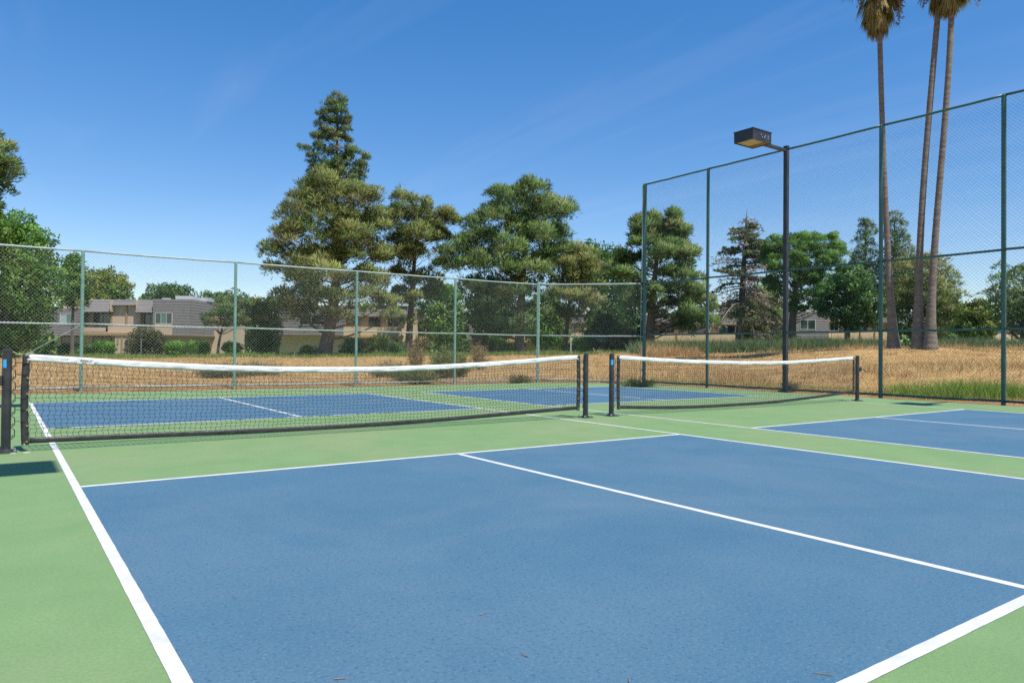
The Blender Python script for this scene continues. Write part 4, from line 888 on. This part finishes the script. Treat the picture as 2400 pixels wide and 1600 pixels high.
# ------------------------------------------------------------------ palms
def palm(label, path, d, wb, wt, crown_v, seed, fronds=84):
    """path: (u,v) of the trunk axis from foot to head"""
    global RG
    RG = np.random.default_rng(seed); bx, by = P(path[0][0]*K, d); gz = T(bx, by); s = d/FPX*K
    t = thing('fan_palm', label, 'palm tree', (bx, by, gz), group='tall fan palms')
    pu = [p_[0] for p_ in path]; pz = [Zv(path[0][0]*K, p_[1]*K, d)-gz for p_ in path]; pz[0] = -.3
    n = 300; m = M(); pts = []; rad = []
    z1 = Zv(path[0][0]*K, crown_v*K, d)-gz
    cs = np.polyfit(pz, [(u-path[0][0])*s for u in pu], 3)
    for i in range(n):
        f = i/(n-1); z = -.3+(z1+.3)*f; x = np.polyval(cs, z)-np.polyval(cs, -.3)
        w = (wt+.13*math.exp(-max(0, z)/4.5)+(wb-wt-.13)*math.exp(-max(0, z)/1.1))*.5
        w *= 1+.05*((i % 4)/3.0-.5)+.015*RG.normal()
        pts.append((x*Rh[0], x*Rh[1], z)); rad.append(w)
    m.tube(pts, rad, 14); m.build('trunk', 'bark_palm', t, world=False, smooth=True)
    top = np.array(pts[-1])
    # leaves: each a stalk with a fan of narrow blades
    st = M(); V = []; cols = []; hang = M()
    for i in range(fronds):
        f = i/fronds; az = RG.uniform(0, 2*math.pi); el = math.radians(78-158*f**.62+RG.normal()*7)   # upright .. hanging
        deadf = f > .42
        ls = (.95 if not deadf else .62-.45*(f-.42))*RG.uniform(.8, 1.1)
        hd = np.array([math.cos(az), math.sin(az), 0]); dv = hd*math.cos(el)+np.array([0, 0, math.sin(el)])
        b0 = top+np.array([0, 0, 1.1*(1-f)-1.15*f])+hd*.12
        e = b0+dv*ls+np.array([0, 0, -.12*ls])
        st.tube([b0, (b0+e)/2+np.array([0, 0, .05]), e], [.03, .022, .015], 4, caps=False, mi=1 if deadf else 0)
        upv = np.cross(np.cross(dv, [0, 0, 1]), dv); upv /= np.linalg.norm(upv)+1e-9; sd_ = np.cross(dv, upv)
        nb = 22
        for k_ in range(nb):
            a = (k_/(nb-1)-.5)*math.radians(200 if not deadf else 120)
            bd = dv*math.cos(a)+sd_*math.sin(a)+upv*.12
            bd = bd+np.array([0, 0, -.35 if not deadf else -1.5]); bd /= np.linalg.norm(bd)
            l = RG.uniform(.55, .8)*(1.1 if not deadf else 1.25); wv = np.cross(bd, upv); wv /= np.linalg.norm(wv)+1e-9
            mid = e+bd*l*.55; tip = e+bd*l+np.array([0, 0, -.22*l])
            w = .03
            V += [e-wv*.006, e+wv*.006, mid+wv*w, mid-wv*w, mid-wv*w, mid+wv*w, tip+wv*.004, tip-wv*.004]
            base = pick([((.10, .15, .04), 3), ((.15, .18, .06), 2)], 1)[0] if not deadf else pick([((.36, .27, .10), 3), ((.27, .18, .075), 2.5), ((.42, .34, .13), 2), ((.25, .28, .08), 2.2), ((.17, .22, .06), 1.6), ((.17, .105, .055), 1.2)], 1)[0]
            cols += [base*(1+.15*RG.normal())]*2
    fast_mesh('fronds', np.array(V), 4, 'leaf', np.array(cols).clip(.02, .9), t)
    st.build('leaf_stalks', ['fence_green', 'twig_dead'], t, world=False)
    # hanging seed strands
    V = []; cols = []
    for i in range(9):
        az = RG.uniform(0, 2*math.pi); hd = np.array([math.cos(az), math.sin(az), 0]); r0 = RG.uniform(.75, 1.15); ln = RG.uniform(1.2, 2.3)
        p0 = top+np.array([0, 0, .35]); p1 = top+hd*r0+np.array([0, 0, .25]); p2 = p1+hd*.12+np.array([0, 0, -ln])
        hang.tube([p0, (p0+p1)/2+np.array([0, 0, .25]), p1, (p1+p2)/2, p2], .011, 4, caps=False)
        c = p1+(p2-p1)*RG.random((60, 1))**.7+RG.normal(size=(60, 3))*.05
        V.append(leaves(c, nrm(RG.normal(size=(60, 3))+[0, 0, -1]), .12+.1*RG.random(60), np.full(60, .05))); cols.append(pick([((.20, .11, .05), 2), ((.28, .17, .08), 2), ((.10, .06, .035), 2)], 60))
    hang.build('strand_stalks', 'twig_dead', t, world=False)
    fast_mesh('seed_strands', np.concatenate(V), 4, 'leaf', np.concatenate(cols), t)['kind'] = 'stuff'
palm('leftmost fan palm, leaning left, its brown skirt fully in view', [(2054, 797), (2040, 600), (2030, 400), (2022, 200), (2018, 60)], 34, .64, .22, -38, 5)
palm('middle fan palm of three, leaning right, trunk top cut by the frame', [(2110, 797), (2112, 600), (2125, 350), (2143, 150), (2153, 20)], 33, .68, .24, -98, 6)
palm('rightmost fan palm of three, leaning right beside the middle palm', [(2137, 797), (2143, 620), (2165, 330), (2178, 150), (2184, 20)], 32.5, .66, .24, -95, 7)

# ------------------------------------------------------------------ apartment buildings (local axes: x right, y inwards, z up)
def bld(name, label, u0, d, phi):
    x, y = P(u0*K, d); gz = T(x, y)-.15
    rz = math.atan2(Rh[1]*math.cos(phi)-Fh[1]*math.sin(phi), Rh[0]*math.cos(phi)-Fh[0]*math.sin(phi))
    return thing(name, label, 'building', (x, y, gz), rz, group='two-storey apartment blocks')
def part(parent, name, matn, boxes, bevel=0):
    if name in ('wall', 'roof_unit', 'wall_light', 'roof_slab'):
        m = M()
        for a, b in boxes: m.box(a, b)
        return m.build(name, matn, parent, world=False, bevel=bevel)
    for a, b in boxes: o = M().box(a, b).build(name, matn, parent, world=False, bevel=bevel)
    return o
def shingles(parent, a, b, z0, z1, course=.27, slope=0.0, name='shingle_cladding'):
    """lapped courses on the vertical (or leaning) plane from a=(x,y) to b=(x,y); outward is to the right-hand side of a->b turned -90"""
    m = M(); ax, ay = a; bx_, by_ = b; L = math.hypot(bx_-ax, by_-ay); dx, dy = (bx_-ax)/L, (by_-ay)/L; nx_, ny_ = dy, -dx
    n = max(1, int(round((z1-z0)/course))); h = (z1-z0)/n; r = random.Random(int(abs(ax*13+z0*7))+1)
    for i in range(n):
        za, zb = z0+i*h, z0+(i+1)*h
        oa = -slope*(za-z0); ob = -slope*(zb-z0)
        s = 0.0
        while s < L-1e-6:
            w = r.uniform(.9, 2.2); e = min(L, s+w)
            if L-e < .4: e = L
            j = r.uniform(-.012, .012)
            o1 = .034+oa; o2 = .012+ob
            q = lambda t, o, z: (ax+dx*t+nx_*o, ay+dy*t+ny_*o, z)
            m.add([q(s+.006, o1, za+j), q(e-.006, o1, za+j), q(e-.006, o2, zb), q(s+.006, o2, zb), q(s+.006, o1-.03, za+j), q(e-.006, o1-.03, za+j)],
                  [(0, 1, 2, 3), (4, 5, 1, 0)])
            s = e
    return m.build(name, 'shingle', parent, world=False)
def window(parent, x0, x1, z0, z1, y, frame='window_frame', glass=('glass', 'glass_green', 'glass'), fw=.06, curtain=None):
    """framed window whose frame stands proud of the wall plane y"""
    m = M(); yo, yi = y-.05, y+.02
    m.box((x0, yo, z0), (x1, yi, z0+fw)); m.box((x0, yo, z1-fw), (x1, yi, z1)); m.box((x0, yo, z0+fw), (x0+fw, yi, z1-fw)); m.box((x1-fw, yo, z0+fw), (x1, yi, z1-fw))
    n = len(glass); W_ = (x1-x0-2*fw)
    for i in range(1, n): xx = x0+fw+W_*i/n; m.box((xx-.025, yo+.01, z0+fw), (xx+.025, yi, z1-fw))
    wdw = m.build('window', frame, parent, world=False)
    for i in range(n):
        a = x0+fw+W_*i/n+(.025 if i else 0); b = x0+fw+W_*(i+1)/n-(.025 if i < n-1 else 0)
        M().box((a, y-.018, z0+fw), (b, y-.008, z1-fw)).build('pane', glass[i], wdw, world=False)
    return wdw
def railing(parent, x0, x1, z0, z1, y, matn='dark_frame'):
    m = M(); m.box((x0, y-.02, z1-.05), (x1, y+.02, z1)); m.box((x0, y-.02, z0), (x1, y+.02, z0+.04))
    n = int((x1-x0)/.14)
    for i in range(n+1): xx = x0+(x1-x0)*i/n; m.box((xx-.012, y-.012, z0+.04), (xx+.012, y+.012, z1-.05))
    return m.build('balcony_railing', matn, parent, world=False)

# left block ---------------------------------------------------------------
b1 = bld('apartment_building', 'left apartment block with grey shingled corner and timber-trimmed balconies', 446/K, 71, math.radians(3))
b1.scale = (.94, 1, 1)
part(b1, 'wall', 'stucco', [((-15.4, 1.35, 0), (-4.2, 10, 5.35)), ((-4.2, .95, 0), (-.35, 10, 2.2)), ((-.35, 5.2, 0), (.30, 12, 4.35)), ((-4.05, .10, 2.25), (-.12, 10, 5.62))])
part(b1, 'lower_side_wall', 'stucco', [((-1.5, .96, 0), (-.30, 5.19, 1.75))])
part(b1, 'roof_slab', 'roof_white', [((-15.3, 1.2, 5.36), (-4.3, 10, 5.5)), ((-4.0, .2, 5.63), (-.1, 10, 5.68))])
shingles(b1, (-4.12, .08), (-3.92, .08), 2.18, 5.72); shingles(b1, (-3.92, .08), (-1.95, .08), 4.42, 5.72); shingles(b1, (-1.95, .08), (-.08, .08), 2.18, 5.72)
shingles(b1, (-.10, .10), (-.10, 5.2), 2.18, 5.72); shingles(b1, (.32, 5.2), (.32, 12), 4.36, 5.4)
shingles(b1, (-4.12, 3.0), (-4.12, .08), 4.5, 5.72)
window(b1, -3.88, -2.0, 3.24, 4.36, .08, glass=('glass', 'glass_green', 'glass'))
part(b1, 'panel', 'stucco', [((-3.86, .03, 2.18), (-2.02, .095, 3.23))])
part(b1, 'soffit', 'timber', [((-4.1, .02, 2.10), (-.05, .95, 2.17)), ((-.35, .97, 2.10), (.05, 5.2, 2.17))])
# leaning mansard roofs either side of the notch
shingles(b1, (-11.9, .25), (-9.05, .25), 4.42, 5.66, slope=.55); shingles(b1, (-6.15, .25), (-4.14, .25), 4.42, 5.66, slope=.55); shingles(b1, (-9.04, .66), (-6.16, .66), 5.12, 5.66, slope=.55)
part(b1, 'mansard_cheek', 'stucco', [((-9.06, .45, 4.45), (-8.98, 1.34, 5.6)), ((-6.22, .45, 4.45), (-6.14, 1.34, 5.6))])
part(b1, 'roof_deck', 'roof_white', [((-11.9, .85, 5.60), (-4.13, 1.34, 5.655))])
part(b1, 'notch_wall', 'stucco', [((-9.2, 1.05, 2.3), (-6.0, 1.345, 5.1))])
part(b1, 'soffit', 'dark_frame', [((-11.9, .22, 4.34), (-9.05, 1.34, 4.41)), ((-6.15, .22, 4.34), (-4.14, 1.34, 4.41))])
for xx in (-9.22, -7.55, -6.0, -4.22): part(b1, 'timber_post', 'timber', [((xx-.07, .92, 2.3), (xx+.07, 1.045, 4.33 if xx in (-9.22, -6.0, -4.22) else 5.1))])
part(b1, 'balcony_floor', 'stucco', [((-11.9, .12, 2.3), (-4.15, 1.34, 2.42))])
part(b1, 'parapet', 'stucco', [((-11.9, .10, 2.43), (-9.3, .2, 2.85)), ((-6.0, .10, 2.43), (-4.15, .2, 2.85)), ((-9.29, .5, 2.43), (-6.01, .6, 3.0))])
part(b1, 'fascia_beam', 'timber', [((-11.95, .04, 2.06), (-4.14, .12, 2.29))])
part(b1, 'soffit', 'timber', [((-11.9, .13, 2.2), (-4.14, 1.34, 2.29))])
for x0, x1 in ((-11.4, -9.35), (-5.85, -4.35)):
    window(b1, x0, x1, 2.43, 4.32, 1.34, 'dark_frame', ('glass', 'glass'), fw=.07); railing(b1, x0, x1, 2.86, 3.3, .15)
for x0, x1 in ((-11.5, -9.4), (-15, -12.6)): window(b1, x0, x1, .15, 1.95, 1.34, 'dark_frame', ('glass', 'glass'), fw=.07)
window(b1, -5.9, -4.4, .1, 1.95, 1.34, 'dark_frame', ('glass',), fw=.08)
window(b1, -2.95, -1.9, .55, 1.75, .945, 'window_frame', ('glass_green', 'glass_green'))
part(b1, 'pillar', 'stucco', [((-8.25, .15, 0), (-6.45, .6, 2.05))])
part(b1, 'pillar_trim', 'timber', [((-7.55, .08, 0), (-7.38, .148, 2.05)), ((-6.62, .08, 0), (-6.44, .148, 2.05)), ((-8.0, .08, 1.2), (-7.85, .148, 1.75))])
part(b1, 'wall_light', 'dark_frame', [((-7.05, .0, 1.15), (-6.88, .148, 1.6)), ((-7.1, .02, 1.6), (-6.8, .148, 1.66))])
sg = part(b1, 'notice_plate', 'lamp_white', [((-6.98, .11, .35), (-6.66, .147, .72))])
part(b1, 'notice_mark', 'black_steel', [((-6.86, .105, .44), (-6.78, .109, .63))]).parent = sg
part(b1, 'post', 'stucco', [((-4.0, .15, 0), (-3.8, .35, 2.09)), ((-3.2, .4, 0), (-3.05, .55, 1.2))])
# projecting shingled bay on the left end
part(b1, 'bay_wall', 'stucco', [((-15.75, -.55, 2.1), (-12.1, 1.34, 4.62))]); 
shingles(b1, (-15.8, -.57), (-13.75, -.57), 2.05, 4.7); shingles(b1, (-12.4, -.57), (-12.05, -.57), 2.05, 4.7); shingles(b1, (-13.75, -.57), (-12.4, -.57), 2.05, 3.0); shingles(b1, (-13.75, -.57), (-12.4, -.57), 4.2, 4.7)
shingles(b1, (-12.07, -.55), (-12.07, 1.3), 2.05, 4.7)
window(b1, -13.75, -12.4, 3.02, 4.18, -.57, 'window_frame', ('curtain', 'glass_green'))
part(b1, 'bay_roof', 'roof_white', [((-15.8, -.6, 4.71), (-12.0, 1.34, 4.78))])
part(b1, 'roof_unit', 'roof_metal', [((-3.4, 3.0, 5.69), (-1.6, 4.8, 6.25))], bevel=.03)
part(b1, 'roof_unit', 'roof_metal', [((-.9, 3.4, 5.69), (.0, 5.0, 6.05)), ((-.85, 3.6, 6.06), (-.1, 4.7, 6.12))], bevel=.03)
part(b1, 'roof_parapet', 'roof_white', [((-4.4, 2.2, 5.51), (-3.6, 2.5, 5.95))])
part(b1, 'vent_pipe', 'roof_metal', [((-1.25, 2.6, 5.69), (-1.19, 2.66, 6.15))])

def block(label, u0, d, phi, wid, seed, shingle_left=3.5, yellow='stucco_yellow', dep=9, wins=3, mid_shingle=0.0, low=0.0):
    """plain two-storey block; x runs from 0 to wid"""
    t = bld('apartment_building', label, u0, d, phi); r = random.Random(seed); z2, z3 = 2.35-low, 5.4-low
    sl = shingle_left
    part(t, 'wall', yellow, [((sl, .6, 0), (wid, dep, z3-.35)), ((0, .75, 0), (sl, dep, z2))])
    part(t, 'upper_box', yellow, [((.05, .05, z2+.1), (sl, dep, z3-.05))])
    part(t, 'roof_slab', 'roof_white', [((.1, .3, z3), (wid-.1, dep, z3+.08))])
    shingles(t, (0, .03), (sl+.02, .03), z2, z3); shingles(t, (.02, dep), (.02, .03), z2, z3); shingles(t, (sl, .03), (sl, .6), z2, z3)
    shingles(t, (sl+.03, .2), (wid, .2), z3-1.05, z3, slope=.35); shingles(t, (wid, .3), (wid, dep), z3-1.05, z3, slope=.1)
    part(t, 'soffit', 'timber', [((sl+.03, .16, z3-1.12), (wid, .6, z3-1.06))])
    part(t, 'balcony_wall', yellow, [((sl+.05, -.5, z2), (wid-.4, -.4, z2+.85))])
    part(t, 'balcony_floor', yellow, [((sl+.05, -.39, z2-.02), (wid-.4, .59, z2+.1))])
    part(t, 'fascia_beam', 'timber_yellow', [((sl, -.58, z2-.25), (wid-.35, -.41, z2-.005))])
    n = wins; step = (wid-sl-.6)/n
    for i in range(n):
        x0 = sl+.4+i*step; ww = min(step*.62, 1.9)
        window(t, x0, x0+ww, z2+.9 if i % 2 == 0 else z2+.2, z3-1.15, .595, 'window_frame' if i % 2 == 0 else 'dark_frame', r.choice([('glass', 'glass'), ('glass_green', 'glass'), ('glass', 'curtain')]))
        window(t, x0+.1, x0+ww, .35 if i % 2 else .7, z2-.35, .595, 'window_frame', r.choice([('glass', 'curtain'), ('glass', 'glass'), ('glass_green', 'curtain')]))
        part(t, 'timber_post', 'timber_yellow', [((x0+ww+.12, -.62, z2), (x0+ww+.24, -.505, z2+.85))])
    window(t, sl*.35, sl*.7, z2+1.0, z3-.9, .0, 'window_frame', ('glass', 'glass'))
    part(t, 'roof_unit', 'roof_metal', [((wid*.45, 3, z3+.09), (wid*.45+1.4, 4.4, z3+.55))], bevel=.03)
    return t
block('middle apartment block with cream balcony wall behind the leaning pine', 630, 75, math.radians(5), 14.0, 1, shingle_left=7.5, wins=3, low=.0)
block('apartment block mostly hidden behind the pines in the picture centre', 1075, 86, math.radians(10), 14, 2, shingle_left=2.0, wins=4, low=.5)
block('apartment block with yellow balcony trim behind the half-dead cedar', 1480, 84, math.radians(8), 15.5, 3, shingle_left=1.2, wins=4, low=.7)
block('apartment block with dark shingled end left of the palms', 1800, 80, math.radians(-6), 12.8, 4, shingle_left=5.3, wins=4, low=.4)
block('apartment block low at the right picture edge behind the small tree', 2262, 82, math.radians(-8), 13, 5, shingle_left=.6, wins=4, low=1.1)

# walkway lamp before the left block
lx_, ly_ = P(331, 62); lz = T(lx_, ly_)
lp = thing('walkway_lamp', 'thin grey walkway lamp post before the left block', 'lamp', (lx_, ly_, lz))
M().tube([(0, 0, -.1), (0, 0, 1.75)], .035, 8).build('pole', 'zinc', lp, world=False)
M().tube([(0, 0, 1.74), (0, 0, 1.80), (0, 0, 2.0), (0, 0, 2.08), (0, 0, 2.14)], [.06, .12, .17, .19, .05], 10).build('lamp_head', 'dark_frame', lp, world=False)
px_, py_ = P(1338, 60); pz_ = T(px_, py_)
pw = thing('field_stake', 'thin pale stake at the field edge before the oleander', 'stake', (px_, py_, pz_)); M().tube([(0, 0, -.1), (0, 0, 1.5), (0, 0, 1.55)], [.04, .04, .02], 7).build('shaft', 'lamp_white', pw, world=False)

# ------------------------------------------------------------------ grasses
def grass(name, label, u_rng, d_rng, n, h, wd, pal, blades, seed, spread=.14, clump=0.0, power=1.0, mask=None):
    global RG
    RG = np.random.default_rng(seed)
    u = RG.uniform(*u_rng, n); d = d_rng[0]+(d_rng[1]-d_rng[0])*RG.random(n)**power
    t = (u-1200)/FPX; x = CAM[0]+d*(Fh[0]+Rh[0]*t); y = CAM[1]+d*(Fh[1]+Rh[1]*t)
    ok = court_dist(x, y) > .35
    if mask is not None: ok &= mask(u, d, x, y)
    if clump: ok &= (np.sin(x*1.1+1)*np.sin(y*1.3)+np.sin(x*.31+y*.27)+RG.normal(size=n)*.5) > clump
    x, y, d = x[ok], y[ok], d[ok]; z = terr(x, y); m_ = len(x)
    hs_ = h*(.5+.9*RG.random(m_)**1.5); tc_ = pick(pal, m_)*(1+.16*RG.normal(size=(m_, 1)))
    pt = np.sin(x*.55+1.3)*np.sin(y*.48+.4)+.7*np.sin(x*1.4-y*.9)+.5*np.sin(x*.21+y*.33)+.6*RG.normal(size=m_)
    if name == 'dry_grass': tc_ = tc_*(1+.10*pt[:, None])*np.where(pt[:, None] < -.9, np.array([[.86, .74, .70]]), 1.0); hs_ = hs_*(1+.22*pt).clip(.35, 1.6)
    idx = np.repeat(np.arange(m_), blades); k = len(idx)
    off = RG.normal(size=(k, 2))*spread*.5; b = np.stack([x[idx]+off[:, 0], y[idx]+off[:, 1], z[idx]-.02], -1)
    lean = RG.normal(size=(k, 2))*.42
    hh = hs_[idx]*(.6+.6*RG.random(k)); tip = b+np.stack([lean[:, 0]*hh, lean[:, 1]*hh, hh], -1)
    a = RG.uniform(0, 2*math.pi, k); w = (wd*(.7+.6*RG.random(k))*(1+d[idx]/45))[:, None]
    s = np.stack([np.cos(a), np.sin(a), 0*a], -1)*w*.5
    V = np.stack([b-s, b+s, tip], 1).reshape(-1, 3)
    o = fast_mesh(name, V, 3, 'grass', (tc_[idx]*(1+.12*RG.normal(size=(k, 1)))).clip(.02, .95))
    o['kind'] = 'stuff'; o['label'] = label; o['category'] = 'grass'
    return o
STRAW = [((0.50, 0.345, 0.150), 4), ((0.60, 0.44, 0.21), 3), ((0.40, 0.26, 0.115), 2.4), ((0.30, 0.185, 0.09), 1.0), ((0.68, 0.54, 0.29), 1.2)]
GREENG = [((0.20, 0.32, 0.045), 4), ((0.28, 0.40, 0.07), 3), ((0.13, 0.23, 0.035), 1.6), ((.42, .38, .15), 1.4)]
REED = [((0.15, 0.215, 0.095), 4), ((0.19, 0.25, 0.11), 3), ((0.11, 0.165, 0.075), 3), ((.30, .26, .12), .5)]
LAWNG = [((0.17, 0.27, 0.06), 4), ((0.22, 0.30, 0.075), 3), ((0.30, 0.29, 0.11), 1.2)]
grass('dry_grass', 'short golden dry grass covering the field beyond the fence', (-400, 3000), (14, 62), 70000, .105, .010, STRAW, 6, 1, spread=.34, power=1.15)
grass('dry_grass', 'taller golden dry grass tufts swelling up towards the far shrubs', (1380, 2700), (20, 56), 6500, .30, .009, STRAW, 9, 2, spread=.26, clump=.7)
grass('dry_grass', 'golden dry tufts standing along the field edge', (1510, 1640), (44, 51), 420, .62, .012, STRAW[:3], 12, 3, spread=.4)
grass('green_grass', 'vivid green grass patch at the foot of the tall fence', (2060, 2560), (15.5, 22), 12000, .34, .009, GREENG, 9, 4, spread=.22,
      mask=lambda u, d, x, y: (x-17.0)**2/2.6+((y+1.9)**2)/5.5 < .75+.3*np.sin(y*4+x*3)+.45*RG.normal(size=len(x)))
grass('green_grass', 'thin yellow-green grass along the tall fence', (1500, 2560), (15.5, 24), 5200, .20, .008, GREENG[:2]+STRAW[:2], 6, 5, spread=.22, mask=lambda u, d, x, y: (x > 15.9) & (x < 17.4+.4*np.sin(y*3)))
grass('reeds', 'dark green reedy band before the right-hand apartments', (1490, 2700), (50, 58), 11000, .80, .026, REED, 9, 6, spread=.5, mask=lambda u, d, x, y: (u < 2060) | (u > 2190))
grass('lawn_grass', 'green grass strip before the left apartments', (-100, 1480), (57, 67), 12000, .34, .022, LAWNG, 8, 7, spread=.4)
grass('dry_grass', 'dry litter and stubble along the fence foot', (-100, 2560), (15, 24), 4200, .07, .008, STRAW[2:4]+[((.2, .12, .07), 3)], 5, 8, spread=.3, mask=lambda u, d, x, y: court_dist(x, y) < 1.0)

# ------------------------------------------------------------------ bits on the court
r = random.Random(12)
def twig(label, u, v, ln, ang):
    t_ = (v-vh(u))/FPX; d = CAM[2]/t_; x, y = P(u, d)
    pts = [(ln*(i/4-.5)*math.cos(ang)+r.uniform(-.1, .1)*ln*.3, ln*(i/4-.5)*math.sin(ang)+r.uniform(-.1, .1)*ln*.3, .005) for i in range(5)]
    o = M().tube([(x+p[0], y+p[1], p[2]) for p in pts], [.001, .0016, .0015, .0012, .0006], 5).build('dry_twig', 'twig_wood', None)
    tag(o, label, 'twig', 'dry twigs lying on the court')
twig('brown twig lying on the blue court near the baseline corner', 1932, 1577, 0.061, 2.2)
twig('tiny brown twig in the middle of the blue court', 1138, 1437, 0.033, .4)
twig('tiny brown twig lower in the blue court, near the bottom edge', 1236, 1534, 0.028, 1.9)
twig('thin needle twig at the bottom edge of the blue court', 808, 1588, 0.039, -.5)
twig('short twig on the blue court right of the tiny middle twig', 1480, 1590, 0.033, .8)
for u, v, lab in ((36, 1061.5, 'beige floor patch beside the left net post'), (67, 1060, 'second beige floor patch, farther from the left net post')):
    d = CAM[2]*FPX/(v-vh(u)); x, y = P(u, d)
    tag(M().tube([(x, y, .0005), (x, y, .006)], [.03, .028], 12).build('floor_patch', 'beige_patch'), lab, 'floor patch')
print('LEAVES', LEAFTOTAL[0], 'TRIS', sum(len(m.polygons) for m in bpy.data.meshes))
